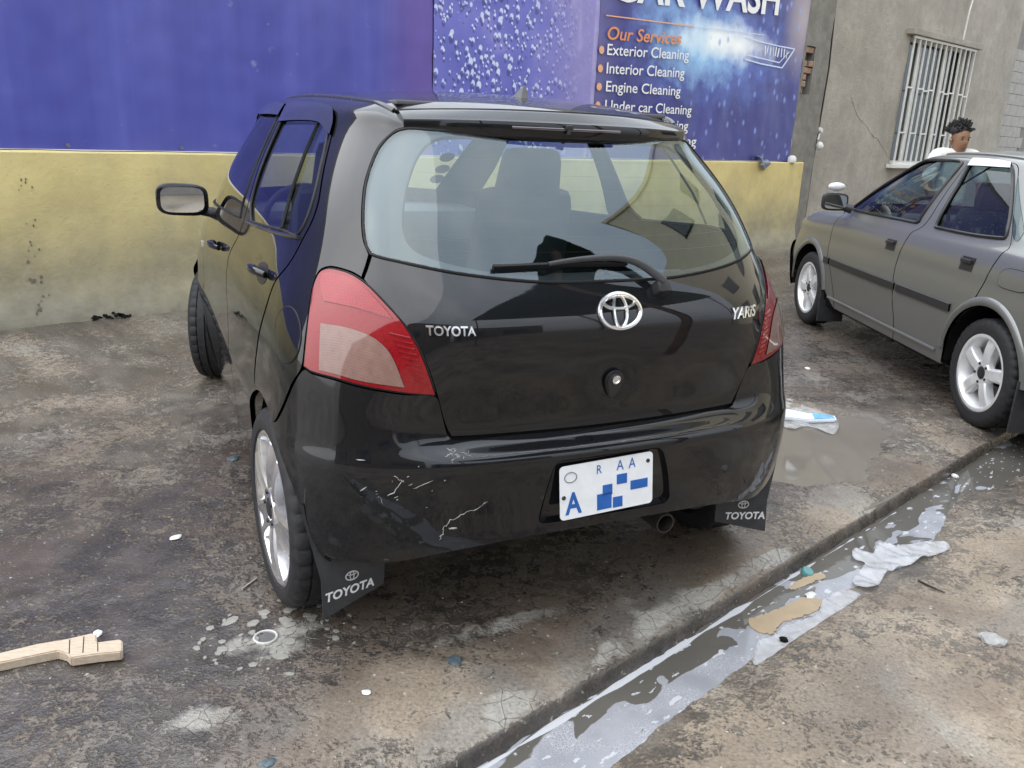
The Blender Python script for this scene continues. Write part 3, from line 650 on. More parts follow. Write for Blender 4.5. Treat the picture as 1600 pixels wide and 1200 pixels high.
# ------------------------------------------------------------------ plastered building with barred window
t = NT('grey_render'); a1 = t.noise(1.3, 6, .62); a2 = t.noise(7, 6, .66); a3 = t.noise(45, 4, .6)
c = t.ramp(a1, [(.3, (.30, .285, .255)), (.55, (.385, .36, .32)), (.75, (.44, .415, .37))]); c = t.mix(t.ramp(t.noise(2.2, 5, .65, vec=t.mapping(scale=(1, 1, .35))), [(.5, 0.), (.75, .5)]), c, (.25, .235, .21)); c = t.mix(t.ramp(a2, [(.35, .4), (.6, 0.)]), c, (.26, .24, .21))
t.set(color=c, rough=.9, spec=.2); t.bump(t.math('ADD', a2, t.math('MULTIPLY', a3, .6)), .8, .02)
bd = empty('plastered_building', WO, WA, 'grey rough plastered building with a white barred window', 'building')
HO = (12.03, 14.42, 1.13, 3.05); fy = lambda S_, Z: .15 + .018 * fbm(S_, Z, .9, 4) + .006 * fbm(S_, Z, 5, 3)
V, F = grid_face(9.5, 16.45, -.05, 6.2, .09, .09, fy, HO); b = MB(); b.add(V, F)
# reveals of the opening, side and back
x0, x1, z0, z1 = HO
for p, q in (((x0, z0), (x1, z0)), ((x1, z0), (x1, z1)), ((x1, z1), (x0, z1)), ((x0, z1), (x0, z0))): b.add([(p[0], .14, p[1]), (q[0], .14, q[1]), (q[0], .36, q[1]), (p[0], .36, p[1])], [(0, 1, 2, 3)])
b.add([(9.5, .15, -.05), (9.5, 5, -.05), (9.5, 5, 6.2), (9.5, .15, 6.2), (16.45, .15, -.05), (16.45, 5, -.05), (16.45, 5, 6.2), (16.45, .15, 6.2)], [(0, 1, 2, 3), (4, 7, 6, 5), (3, 2, 6, 7), (1, 5, 6, 2)])
me = mesh('wall', b.V, b.F, True); soften(me, 45); obj('wall', me, 'grey_render', bd)
plain('white_paint', (.66, .66, .63), .5, var=.10, scale=18); plain('room_dark', (.10, .10, .10), .9)
wd = MB(); fw = .05
for c_, s_ in (((x0 + fw/2, .30, (z0+z1)/2), (fw, .06, z1-z0)), ((x1 - fw/2, .30, (z0+z1)/2), (fw, .06, z1-z0)), (((x0+x1)/2, .30, z0 + fw/2), (x1-x0-2*fw, .06, fw)), (((x0+x1)/2, .30, z1 - fw/2), (x1-x0-2*fw, .06, fw))): wd.box(c_, s_)
wf = wd.build('window', 'white_paint', bd)
for xm in (12.72, 13.72): b = MB(); b.box((xm, .30, (z0+z1)/2), (.10, .055, z1 - z0 - 2*fw)); b.build('mullion', 'white_paint', wf)
for p0, p1 in ((x0 + fw, 12.67), (12.77, 13.67), (13.77, x1 - fw)): b = MB(); b.box(((p0+p1)/2, .31, (z0+z1)/2), (p1-p0, .008, z1-z0-2*fw)); b.build('pane', 'pane_glass', wf)
b = MB(); b.box(((x0+x1)/2, .62, (z0+z1)/2), (x1-x0+.3, .02, z1-z0+.3)); b.build('curtain', 'curtain', bd)
b = MB(); b.box(((x0+x1)/2, .10, z0 - .03), (x1-x0+.16, .16, .06), bevel=.008); b.build('sill', 'white_paint', wf)
b = MB(); b.box(((x0+x1)/2, .10, z1 + .05), (x1-x0+.3, .14, .09), bevel=.01); b.build('lintel', 'grey_render', bd)
gr = MB(); gr.box(((x0+x1)/2, .085, z1 - .02), (x1-x0, .03, .035)); grl = gr.build('window_grille', 'white_paint', bd); gr = MB(); gr.box(((x0+x1)/2, .085, z0 + .02), (x1-x0, .03, .035)); gr.build('rail', 'white_paint', grl)
bars = np.linspace(x0 + .03, x1 - .03, 13)
for i, xb in enumerate(bars): b = MB(); b.box((float(xb), .085, (z0+z1)/2), (.024, .024, z1-z0-.075)); b.build('bar', 'white_paint', grl)
for i in range(12):
    for zz in ((2.30, 1.62) if i % 2 == 0 else (2.28,)):
        if (i % 4) in (0, 2, 3): b = MB(); b.box((float(bars[i]+bars[i+1])/2, .085, zz), (float(bars[i+1]-bars[i]) - .026, .022, .022)); b.build('cross_bar', 'white_paint', grl)
# dark cracks, wires, conduit on the building
b = MB(); cr = [(10.5, 2.05), (10.75, 1.83), (11.05, 1.70), (11.35, 1.55), (11.6, 1.47), (11.8, 1.35), (12.0, 1.22)]; cr = smooth_path(cr, .05, False); b.tube([(p[0], float(fy(np.array([p[0]]), np.array([p[1]]))[0]) - .001, p[1] + rs.uniform(-.015, .015)) for p in cr], .005, 5); b.build('crack', 'grey_render', bd)
w = MB(); w.tube([(9.62, .11, 4.2), (9.63, .115, 3.2), (9.70, .12, 2.4), (9.66, .11, 1.9), (9.62, .11, 1.2)], .011, 6); wo_ = w.build('wall_cable', 'dark_trim'); wo_.location = WO; wo_.rotation_euler = (0, 0, WA); tag(wo_, 'thin dark cable running down the plastered building', 'cable')
w = MB(); w.tube([(14.15, .09, 5.0), (14.05, .09, 4.2), (13.86, .09, 3.6), (13.82, .09, 3.1)], .014, 6); wo_ = w.build('wall_cable', 'white_paint'); wo_.location = WO; wo_.rotation_euler = (0, 0, WA); tag(wo_, 'cream cable hanging above the barred window', 'cable')
w = MB(); w.lathe([(0, .035), (.06, .04), (.065, .03), (.065, .0005)], 16, 'y', c=(9.60, .03, 1.575)); w.tube([(9.60, .1, 1.575), (9.60, .03, 1.575)], .03, 10); w.tube([(9.6, .06, 1.53), (9.56, .05, 1.45)], .012, 6)
wo_ = w.build('pipe_outlet', 'white_paint', smooth=40); wo_.location = WO; wo_.rotation_euler = (0, 0, WA); tag(wo_, 'white plastic pipe outlet sticking out of the pier', 'pipe')
w = MB(); bm = bmesh.new(); bmesh.ops.create_icosphere(bm, subdivisions=2, radius=.06)
for v in bm.verts: v.co = Vector((v.co.x * .9, v.co.y * .8, v.co.z * .95)) * (1 + .2 * mnoise.noise(v.co * 20))
bm.verts.index_update(); w.add([Vector((9.585, .02, 1.365)) + v.co for v in bm.verts], [[v.index for v in f.verts] for f in bm.faces]); w.box((9.6, .07, 1.37), (.04, .10, .04)); bm.free(); wo_ = w.build('cable_insulator', 'white_paint', smooth=50); wo_.location = WO; wo_.rotation_euler = (0, 0, WA); tag(wo_, 'white knob fixed on the pier below the pipe outlet', 'knob')
# pier with exposed bricks
fy2 = lambda S_, Z: .045 + .014 * fbm(S_, Z, 1.6, 4) + .006 * fbm(S_, Z, 7, 3); hole = (8.93, 9.17, 2.02, 2.62)
b = MB(); V, F = grid_face(8.87, 9.52, -.05, 5.2, .05, .06, fy2, hole); b.add(V, F); x0, x1, z0, z1 = hole
for p, q in (((x0, z0), (x1, z0)), ((x1, z0), (x1, z1)), ((x1, z1), (x0, z1)), ((x0, z1), (x0, z0))): b.add([(p[0], .05, p[1]), (q[0], .05, q[1]), (q[0], .16, q[1]), (p[0], .16, p[1])], [(0, 1, 2, 3)])
b.add([(x0, .16, z0), (x1, .16, z0), (x1, .16, z1), (x0, .16, z1)], [(0, 1, 2, 3)])
b.add([(8.87, .045, -.05), (8.87, .45, -.05), (8.87, .45, 5.2), (8.87, .045, 5.2), (9.52, .045, -.05), (9.52, .45, -.05), (9.52, .45, 5.2), (9.52, .045, 5.2)], [(0, 1, 2, 3), (4, 7, 6, 5), (3, 2, 6, 7)])
plain('pier_render', (.185, .178, .160), .9, var=.25, scale=9, bump=.5); me = mesh('concrete_pier', b.V, b.F, True); soften(me, 45); pr = wall_obj('concrete_pier', me, 'pier_render'); tag(pr, 'grey concrete pier with broken out bricks beside the banner', 'pier')
plain('old_brick', (.30, .20, .15), .9, var=.3, scale=25, bump=.4)
for k in range(7):
    for j in range(2):
        if rs.random() < .25: continue
        b = MB(); b.box((8.995 + .118 * j, .125 + rs.uniform(-.03, .02), 2.065 + k * .085), (.105, .10, .070), bevel=.006); b.build('brick', 'old_brick', pr)
# neighbouring block wall
bk = empty('block_building', WO, WA, 'pale grey concrete block house beyond the plastered building', 'building')
b = MB(); b.box((19.5, 2.6, 3), (5.8, 4, 6.2)); b.build('wall', 'grey_block', bk)
plain('pale_block', (.33, .32, .30), .9, var=.15, scale=10, bump=.3)
for k in range(16):
    for j in range(5): b = MB(); b.box((16.85 + .42 * j + (.21 if k % 2 else 0), .59, .12 + k * .21), (.415, .05, .204), bevel=.004); b.build('block', 'pale_block', bk)
# tap and rag on the wall top
rg = MB(); V = []; F = []
for i in range(10):
    for j in range(8):
        u_, v_ = i / 9, j / 7; V.append((8.04 + .20 * u_ + .02 * math.sin(9 * v_), -.035 - .02 * math.sin(7 * u_ + 3 * v_) + (.09 * (v_ - .45) if v_ > .45 else -.012), 1.155 + .03 * math.sin(5 * u_ + 1) + (.02 if v_ > .45 else -.17 * (.45 - v_) * (1 + .5 * math.sin(4 * u_)))))
for i in range(9):
    for j in range(7): F.append((i*8+j, i*8+j+1, (i+1)*8+j+1, (i+1)*8+j))
me = mesh('cloth_rag', V, F, True); sol = wall_obj('cloth_rag', me, 'rag_blue'); md = sol.modifiers.new('s', 'SOLIDIFY'); md.thickness = .006; tag(sol, 'crumpled blue grey rag hanging over the yellow wall top', 'rag')
w = MB(); w.lathe([(1.135, .055), (1.16, .06), (1.20, .055), (1.225, .03), (1.23, .0005)], 18, 'z', c=(8.86, -.005, 0)); wo_ = w.build('plastic_cup', 'white_paint', smooth=40); wo_.location = WO; wo_.rotation_euler = (0, 0, WA); tag(wo_, 'upturned white plastic cup on the end of the yellow wall', 'cup')
# ------------------------------------------------------------------ black hatchback: control grid (car space, rear axle at the origin, +y forward)
def hatch_grid():
    R = {}
    def row(z, xy): return np.array([[x, y, (z[i] if isinstance(z, (list, tuple)) else z)] for i, (x, y) in enumerate(xy)], float)
    zside = lambda r, s, f: [r] * 6 + [(r + s) / 2] + [s] * 6 + [(f + s) / 2] + [f] * 3
    b1 = row(zside(.285, .205, .22), [(0,-.50),(.22,-.495),(.42,-.475),(.54,-.45),(.66,-.40),(.75,-.33),(.80,-.22),(.805,.05),(.80,.5),(.80,1.0),(.80,1.5),(.80,2.0),(.80,2.46),(.76,2.85),(.60,3.10),(.33,3.19),(0,3.21)])
    b0 = b1 * np.array([.94, 1, 1]); b0[:, 2] -= .02; b0[:6, 1] += .07; b0[13:, 1] -= .06
    b3 = row(.55, [(0,-.55),(.22,-.545),(.42,-.527),(.55,-.495),(.67,-.44),(.765,-.36),(.822,-.24),(.840,.0),(.836,.5),(.83,1.0),(.83,1.5),(.832,2.0),(.838,2.46),(.80,2.86),(.62,3.12),(.34,3.21),(0,3.235)])
    b7 = row([.85]*13 + [.85,.84,.84,.84], [(0,-.527),(.22,-.522),(.41,-.507),(.53,-.462),(.645,-.395),(.738,-.31),(.792,-.20),(.815,0),(.824,.5),(.824,1),(.824,1.5),(.812,2.0),(.775,2.42),(.70,2.74),(.53,2.93),(.30,3.0),(0,3.02)])
    b9 = row([1.045,1.045,1.05,1.06,1.07,1.062,1.055,1.04,1.02,1.0,.985,.97,.965,.975,.985,.99,.99],
             [(0,-.455),(.21,-.45),(.40,-.425),(.53,-.365),(.61,-.285),(.685,-.19),(.728,-.08),(.757,.1),(.777,.5),(.787,1),(.787,1.5),(.772,1.95),(.72,2.25),(.62,2.42),(.45,2.50),(.25,2.54),(0,2.56)])
    b12 = row([1.372,1.372,1.37,1.37,1.375,1.38,1.385,1.40,1.41,1.415,1.412,1.405,1.40,1.40,1.41,1.415,1.42],
              [(0,-.165),(.2,-.16),(.37,-.14),(.455,-.10),(.515,-.03),(.555,.06),(.58,.18),(.595,.35),(.61,.65),(.617,.95),(.617,1.2),(.61,1.38),(.585,1.50),(.54,1.58),(.42,1.65),(.24,1.69),(0,1.71)])
    b13 = row([1.385,1.385,1.385,1.402,1.416,1.426,1.432,1.44,1.45,1.455,1.452,1.445,1.44,1.44,1.445,1.45,1.455],
              [(0,-.145),(.2,-.14),(.37,-.12),(.46,-.08),(.51,.0),(.54,.10),(.553,.22),(.565,.37),(.58,.65),(.585,.95),(.585,1.18),(.575,1.34),(.55,1.44),(.50,1.52),(.40,1.585),(.23,1.625),(0,1.645)])
    b14 = row([1.395,1.395,1.395,1.42,1.443,1.452,1.458,1.465,1.474,1.478,1.476,1.47,1.465,1.463,1.468,1.472,1.475],
              [(0,-.12),(.2,-.115),(.36,-.095),(.445,-.04),(.475,.03),(.487,.12),(.495,.24),(.505,.38),(.515,.65),(.52,.95),(.52,1.17),(.51,1.31),(.49,1.40),(.45,1.47),(.36,1.53),(.21,1.57),(0,1.59)])
    lerp = lambda a, b, t: a + (b - a) * t
    b2 = lerp(b1, b3, .5); b2[:, 2] = .42; b2[:7, 1] -= .012; b2[4:, 0] += .004
    b4 = lerp(b3, b7, .18); b4[:, 2] = .604
    b5 = lerp(b3, b7, .30); b5[:, 2] = .634
    b6 = lerp(b3, b7, .56); b6[:, 2] = .72
    b4[:3, 1] = [-.549, -.544, -.524]; b4[3, 1] = -.487
    b5[:4, 1] = [-.497, -.492, -.474, -.467]; b5[3, 2] = .65; b5[2, 2] = .638
    b6[:4, 1] = [-.505, -.500, -.483, -.460]
    b8 = lerp(b7, b9, .6); b8[:, 2] = lerp(b7[:, 2], b9[:, 2], .58)
    b8[:7, 1] -= np.array([.030, .030, .030, .024, .016, .012, .01]); b8[3:13, 0] += .006
    b10 = lerp(b9, b12, .34); b11 = lerp(b9, b12, .68)
    for b, k in ((b10, 1.), (b11, .9)):
        b[:3, 1] -= .016 * k; b[3:5, 1] -= .012 * k; b[3:13, 0] += .016 * k; b[13:, 1] += .02 * k
    rows = [b0, b1, b2, b3, b4, b5, b6, b7, b8, b9, b10, b11, b12, b13, b14]
    return np.stack(rows, 1)
# ------------------------------------------------------------------ wheels (axis x, outer face towards -x)
def tyre_mesh(r, w, rr, seg=144):
    h = w / 2
    prof = [(-h*.72, rr), (-h*.96, rr + .012), (-h*1.0, (r + rr) / 2), (-h*.97, r - .03), (-h*.86, r - .010), (-h*.72, r - .003)]
    tread = [(-.72, 0), (-.50, 0), (-.49, -.007), (-.44, -.007), (-.43, .001), (-.06, .002), (-.05, -.007), (.05, -.007), (.06, .002), (.43, .001), (.44, -.007), (.49, -.007), (.50, 0), (.72, 0)]
    prof = prof[:-1] + [(h * a, r - .003 + d) for a, d in tread] + [(-a, b) for a, b in prof[:-1][::-1]]
    n = len(prof); V = []; F = []
    for k in range(seg):
        a = 2 * math.pi * k / seg
        for i, (x, q) in enumerate(prof):
            lat = abs(x) / h
            if k % 4 == 0 and .2 < lat < .93 and q > r - .03: q -= .006
            if (k + 2) % 4 == 0 and lat < .44 and q > r - .03: q -= .004
            V.append((x, q * math.cos(a), q * math.sin(a)))
    for k in range(seg):
        q = (k + 1) % seg
        for i in range(n - 1): F.append((k * n + i, k * n + i + 1, q * n + i + 1, q * n + i))
    me = mesh('tyre', V, F); 
    bm = bmesh.new(); bm.from_mesh(me); bmesh.ops.recalc_face_normals(bm, faces=bm.faces); bm.to_mesh(me); bm.free()
    return soften(me, 40)
def spoke_mesh(r0, r1, w0, w1, d0, d1, th, groove=.0):
    """tapered spoke along +z, face towards -x; d = x of the face"""
    V = []; F = []; n = 8
    for i in range(n + 1):
        t = i / n; r = r0 + (r1 - r0) * t; w = w0 + (w1 - w0) * t; d = d0 + (d1 - d0) * t - .008 * math.sin(math.pi * t)
        sec = [(-w/2, th), (-w/2, .006), (-w*.36, 0), (-w*.12, groove), (w*.12, groove), (w*.36, 0), (w/2, .006), (w/2, th)]
        V += [(d + c, a, r) for a, c in sec]
    m = 8
    for i in range(n):
        for j in range(m): F.append((i*m + j, i*m + (j+1) % m, (i+1)*m + (j+1) % m, (i+1)*m + j))
    F.append(tuple(range(m))); F.append(tuple(n*m + j for j in range(m))[::-1])
    me = mesh('spoke', V, F); bm = bmesh.new(); bm.from_mesh(me); bmesh.ops.recalc_face_normals(bm, faces=bm.faces); bm.to_mesh(me); bm.free()
    return soften(me, 30)
def make_wheel(parent, pos, side, r, w, rr, nsp, spoke, rim_mat, rot=0., lugs=5, steer=0.):
    """wheel part with tyre, rim, spokes, hub as sub-parts. side=-1 left, +1 right"""
    h = w / 2
    tm = tyre_mesh(r, w, rr)
    root = obj('wheel', tm, 'tyre_rubber', parent, loc=pos, rot=(rot, 0, (0 if side < 0 else math.pi) + steer))
    b = MB(); b.lathe([(-h*.80, rr + .004), (-h*.90, rr + .008), (-h*.93, rr + .001), (-h*.90, rr - .010), (-h*.78, rr - .014), (-h*.5, rr - .030), (h*.3, rr - .034), (h*.72, rr - .004), (h*.75, rr + .006)], 72)
    b.build('rim', rim_mat, root, smooth=35)
    d = MB(); d.lathe([(-.004, .03), (-.004, rr*.62), (.012, rr*.62), (.012, .03)], 40, closed=True); d.build('brake_disc', 'disc_metal', root, smooth=40)
    bk = MB(); bk.lathe([(h*.4, .02), (h*.4, rr - .03), (h*.45, rr - .03), (h*.45, .02)], 40, closed=True); bk.build('backing_plate', 'dark_trim', root, smooth=40)
    sm = spoke_mesh(*spoke)
    for k in range(nsp): obj('spoke', sm, rim_mat, root, rot=(2 * math.pi * k / nsp, 0, 0))
    hb = MB(); hb.lathe([(spoke[4] + .03, .070), (spoke[4] + .004, .068), (spoke[4] - .002, .060), (spoke[4] - .002, .036), (spoke[4] + .006, .034)], 40); hb.build('hub', rim_mat, root, smooth=30)
    cp = MB(); cp.lathe([(spoke[4] - .004, .0005), (spoke[4] - .006, .02), (spoke[4] - .002, .031), (spoke[4] + .012, .033)], 32); cp.build('centre_cap', 'dark_trim', root, smooth=40)
    for k in range(lugs):
        a = 2 * math.pi * (k + .5) / lugs; l = MB(); l.lathe([(spoke[4] - .0065, .0005), (spoke[4] - .0065, .007), (spoke[4] + .01, .009)], 8, c=(0, .050 * math.sin(a), .050 * math.cos(a))); l.build('lug_nut', 'dark_trim', root, smooth=30)
    return root
# ------------------------------------------------------------------ the black hatchback
def build_hatchback():
    L = Loft(hatch_grid())
    car = empty('hatchback_car', (0.05037, 2.5558, 0), R(25.038), 'black five door hatchback with scratched rear bumper parked over the wet concrete', 'car')
    P = lambda *a, **k: panel(L, *a, parent=car, **k)
    # ---- outlines in (u,v), positive side
    glass_h = [(0, 12.45, 1), (2.5, 12.4), (3.2, 12.05), (3.68, 11.5), (3.90, 10.8), (3.94, 10.1), (3.92, 9.5), (3.78, 9.16), (2.79, 9.09), (1.89, 8.97), (1.3, 8.87), (.79, 8.80), (.3, 8.79), (0, 8.79)]
    clear_h = [(0, 12.2), (1.8, 12.1), (2.25, 11.8), (2.62, 11.3), (2.86, 10.55), (2.93, 9.75), (2.72, 9.42), (2.2, 9.24), (1.3, 9.05), (0, 8.98)]
    tail = [(5.05, 8.63), (4.79, 8.71), (4.30, 8.62), (3.85, 8.38), (3.45, 8.02), (3.16, 7.69), (2.94, 7.31), (2.75, 6.87), (2.54, 6.36, 1), (3.19, 6.41), (4.02, 6.51), (4.56, 6.59), (5.09, 6.63), (5.31, 6.69, 1), (5.28, 7.17), (5.26, 7.7), (5.24, 8.18), (5.16, 8.47)]
    arch_r = lambda a0, a1, n: arc_yz(L, 0, .30, .347, R(a0), R(a1), n, 5.2, 9)
    arch_f = lambda a0, a1, n: arc_yz(L, 2.46, .30, .350, R(a0), R(a1), n, 10, 14.6)
    seam_t = yz(L, -.145, .615)
    # ---- tailgate
    hatch_h = [(0, 8.76, 1)] + [(a, b - .03) for a, b in [(.3, 8.79), (.79, 8.80), (1.3, 8.87), (1.89, 8.97), (2.79, 9.09)]] + [(3.76, 9.12, 1), (3.97, 8.52, 1), (3.83, 8.36), (3.42, 7.99), (3.13, 7.66), (2.91, 7.28), (2.72, 6.85), (2.51, 6.34), (2.36, 5.85), (2.16, 5.12, 1), (1.27, 5.14), (0, 5.12, 1)]
    def hatch_disp(uv, Pp, N):
        # pressed crease below the badge and a shallow scoop round the lock
        x, z = Pp[:, 0], Pp[:, 2]
        d = -.006 * np.exp(-((z - .775) / .05) ** 2 - (x / .06) ** 2) + .003 * np.exp(-((z - .93) / .03) ** 2)
        return N * d[:, None]
    hatch = P('tailgate', uvpath(mirror_path(hatch_h)), 'car_paint', disp=hatch_disp, du=1/10, dv=1/6)
    gl = P('rear_window', uvpath(mirror_path(glass_h)), 'rear_glass', off=.001, skirt=.004)
    fr = panel(L, 'window_border', uvpath(mirror_path(glass_h)), 'frit', parent=gl, holes=[uvpath(mirror_path(clear_h))], off=-.006, skirt=.0)
    # heater wires and seal
    for k in range(8):
        v = 9.5 + k * .32; us_ = np.linspace(-2.6, 2.6, 40); b = MB(); p = L.S(us_, np.full(40, v)) - L.N(us_, np.full(40, v)) * .004
        b.tube(p, .00035, 4); b.build('heater_wire', 'heater', gl)
    sp = uvpath(mirror_path(glass_h)); b = MB(); pp = L.S(sp[:, 0], sp[:, 1]); b.tube(pp[::2], .0045, 6, closed=True); b.build('window_seal', 'rubber', gl, smooth=60)
    # ---- tail lights
    lens_up = [(5.02, 8.52), (4.78, 8.60), (4.32, 8.52), (3.90, 8.29), (3.52, 7.95), (3.34, 7.74, 1), (4.1, 7.86), (4.86, 7.93, 1), (4.98, 8.2)]
    lens_lo = [(4.90, 7.50, 1), (4.3, 7.48), (3.76, 7.36), (3.44, 7.10), (3.17, 6.52, 1), (4.02, 6.59), (4.5, 6.66), (4.88, 6.69, 1)]
    tails = {}
    for s in (-1, 1):
        t = P('tail_light', uvpath(sgn_path(tail, s)), 'tail_red', off=.004, skirt=.02, du=1/12, dv=1/8)
        panel(L, 'upper_lens', uvpath(sgn_path(lens_up, s)), 'tail_sky_pink', parent=t, off=.0062, skirt=.003, gap=0)
        panel(L, 'lower_lens', uvpath(sgn_path(lens_lo, s)), 'tail_smoke', parent=t, off=.0062, skirt=.003, gap=0)
        # ribs in the red strip beside the clear lens
        for k in range(9):
            v = 6.62 + k * .1; b = MB(); a = np.linspace(2.80 + .03 * k, 3.0 + .055 * k, 6) * s; vv = np.full(6, v) + np.linspace(0, .05, 6)
            b.tube(L.S(a, vv) + L.N(a, vv) * .005, .0022, 5); b.build('lens_rib', 'tail_red', t, smooth=60)
        q = uvpath(sgn_path(tail, s)); b = MB(); pp = L.S(q[:, 0], q[:, 1]); b.tube(pp[::2], .003, 5, closed=True); b.build('gasket', 'rubber', t, smooth=60)
    # ---- bumper
    arcb = arch_r(math.degrees(math.atan2(.315, -.145)), 184, 14)
    bump_h = [(0, 5.06, 1), (1.27, 5.08), (2.13, 5.02), (2.34, 5.82), (2.52, 6.32), (3.19, 6.37), (4.02, 6.47), (4.56, 6.55), (5.09, 6.59), (5.35, 6.62), (5.70, 6.2), (6.15, 5.3), (arcb[0][0], arcb[0][1], 1)] + arcb[1:-1] + [(arcb[-1][0], arcb[-1][1], 1), (4.7, 1.05), (3.6, 1.14), (2.68, 1.35), (1.73, 1.5), (.9, 1.58), (0, 1.6, 1)]
    rec_h = [(0, 3.30), (.60, 3.28, 1), (.66, 3.1), (.92, 1.86, 1), (0, 1.84)]
    rec = [(0, 3.36), (.58, 3.34), (.68, 3.2), (.93, 1.95), (.88, 1.83), (0, 1.83), (-.88, 1.83), (-.93, 1.95), (-.80, 3.2), (-.72, 3.34)]
    def bump_disp(uv, Pp, N):
        x, z = Pp[:, 0], Pp[:, 2]
        d = .004 * np.exp(-((z - .33) / .05) ** 2) * np.exp(-(x / .62) ** 6)           # lower valance roll
        d += -.005 * np.exp(-((x + .33) / .16) ** 2 - ((z - .44) / .07) ** 2)          # dent left of the plate
        return N * d[:, None]
    bp = P('rear_bumper', uvpath(mirror_path(bump_h)), 'car_paint', holes=[uvpath(rec)], disp=bump_disp, du=1/10, dv=1/6)
    panel(L, 'plate_recess', uvpath([(a * 1.04, 1.83 + (b - 1.83) * 1.02) for a, b in rec]), 'car_paint', parent=bp, off=-.014, skirt=0, gap=0)
    rp = uvpath(rec); b = MB(); q0 = L.S(rp[:, 0], rp[:, 1]); n0 = L.N(rp[:, 0], rp[:, 1]); n = len(rp)
    b.add(list(q0) + list(q0 - n0 * .016), [(i, (i + 1) % n, n + (i + 1) % n, n + i) for i in range(n)]); b.build('recess_wall', 'car_paint', bp, smooth=50)
    # number plate with two holders
    pl_c = Vector((-.018, -.552, .487)); pm = Matrix.Translation(pl_c) @ Matrix.Rotation(R(-2.0), 4, 'Y') @ Matrix.Rotation(R(-5), 4, 'X')
    def plate_pt(a, b_, c): return tuple(pm @ Vector((a, -c, b_)))
    def rrect(w, h, r, n=4):
        o = []
        for cx, cy, a0 in ((w/2-r, h/2-r, 0), (-w/2+r, h/2-r, 90), (-w/2+r, -h/2+r, 180), (w/2-r, -h/2+r, 270)):
            for i in range(n + 1): a = R(a0 + 90 * i / n); o.append((cx + r * math.cos(a), cy + r * math.sin(a)))
        return o
    b = MB(); b.prism(rrect(.288, .150, .012), 0, .0025, plate_pt); npl = b.build('number_plate', 'plate_white', car)
    def ptext(s, x, y, size, bold=.0, xs=.8):
        V, F = text_poly(s, size, 0, bold, xs); b = MB(); b.add([plate_pt(x + v[0], y + v[1], .0035) for v in V], F); b.build('plate_letter', 'plate_blue', npl)
    ptext('A', -.127, -.060, .085, .002); ptext('A', .028, .038, .042); ptext('A', .066, .038, .042); ptext('R', -.035, .038, .036)
    for x, y, w, h in ((-.01, -.043, .045, .045), (.032, -.052, .03, .03), (.045, .012, .032, .028), (.10, -.012, .055, .026), (.0, -.012, .03, .03)):
        b = MB(); b.prism([(x-w/2, y-h/2), (x+w/2, y-h/2), (x+w/2, y+h/2), (x-w/2, y+h/2)], .0025, .0036, plate_pt); b.build('plate_digit', 'plate_blue', npl)
    b = MB(); b.tube([plate_pt(-.112 + .018 * math.cos(t), .042 + .014 * math.sin(t), .003) for t in np.linspace(0, 6.28, 24)[:-1]], .0014, 4, closed=True); b.build('plate_crest', 'grey_plastic', npl)
    for x, y in ((-.133, -.012), (.128, .05)):
        b = MB(); b.lathe([(0, .0005), (.003, .004), (.001, .006), (-.004, .006)], 12, 'z'); V = [plate_pt(x + v[0], y + v[1], .003 + v[2]) for v in b.V]; c = MB(); c.add(V, b.F); c.build('plate_screw', 'dark_trim', npl, smooth=40)
    b = MB(); b.box((pl_c.x, pl_c.y + .012, pl_c.z), (.25, .012, .10), bevel=.003); b.build('plate_bracket', 'dark_trim', car)
    # scratches on the left corner of the bumper
    rs = random.Random(5)
    def scratch(pts, r=.0012, mat='scratch_white'):
        r *= .62
        x = np.array([p[0] for p in pts]); z = np.array([p[1] for p in pts]); s = np.where(x < 0, -1, 1)
        u, v = L.solve(np.abs(x), z, (0, 2), 0, 6); q = L.S(u * s, v); nn = L.N(u * s, v); uvv = np.stack([u * s, v], 1)
        q = q + bump_disp(uvv, q, nn) + nn * .0006
        b = MB(); rr = [r * (.5 + .9 * rs.random()) for _ in pts]; rr[0] *= .3; rr[-1] *= .3
        b.tube(q, rr, 5); b.build('scratch', mat, bp, smooth=60)
    def wob(a, b_, n=12, amp=.004):
        o = []
        for i in range(n):
            t = i / (n - 1); o.append((a[0] + (b_[0] - a[0]) * t + rs.uniform(-amp, amp), a[1] + (b_[1] - a[1]) * t + rs.uniform(-amp, amp)))
        return o
    scratch(wob((-.475, .375), (-.46, .425)) + wob((-.455, .43), (-.37, .468)), .0017)
    scratch(wob((-.455, .41), (-.43, .407), 6, .002), .0035); scratch(wob((-.37, .468), (-.36, .48), 6), .001)
    scratch(wob((-.602, .508), (-.565, .555), 8, .003), .0016); scratch(wob((-.59, .565), (-.567, .548), 8, .002), .0012); scratch(wob((-.545, .53), (-.50, .552), 8, .002), .0010)
    for _ in range(15):
        x = rs.gauss(-.60, .07); z = rs.gauss(.53, .035); a = rs.gauss(.5, .5); l = rs.choice((.004, .006, .012, .02))
        scratch(wob((x, z), (x + l * math.cos(a), z + l * math.sin(a)), 4, .001), rs.choice((.0008, .0012, .002)))
    for _ in range(26):
        x = -.435 + rs.gauss(0, .018); z = .612 + rs.gauss(0, .006); scratch(wob((x, z), (x + rs.uniform(-.02, .03), z + rs.uniform(-.006, .008)), 4, .001), rs.choice((.0009, .0014)), 'scratch_white')
    scratch(wob((-.40, .606), (.05, .606), 40, .0012), .0011, 'scratch_grey'); scratch(wob((-.05, .604), (.42, .607), 40, .0012), .0009, 'scratch_grey')
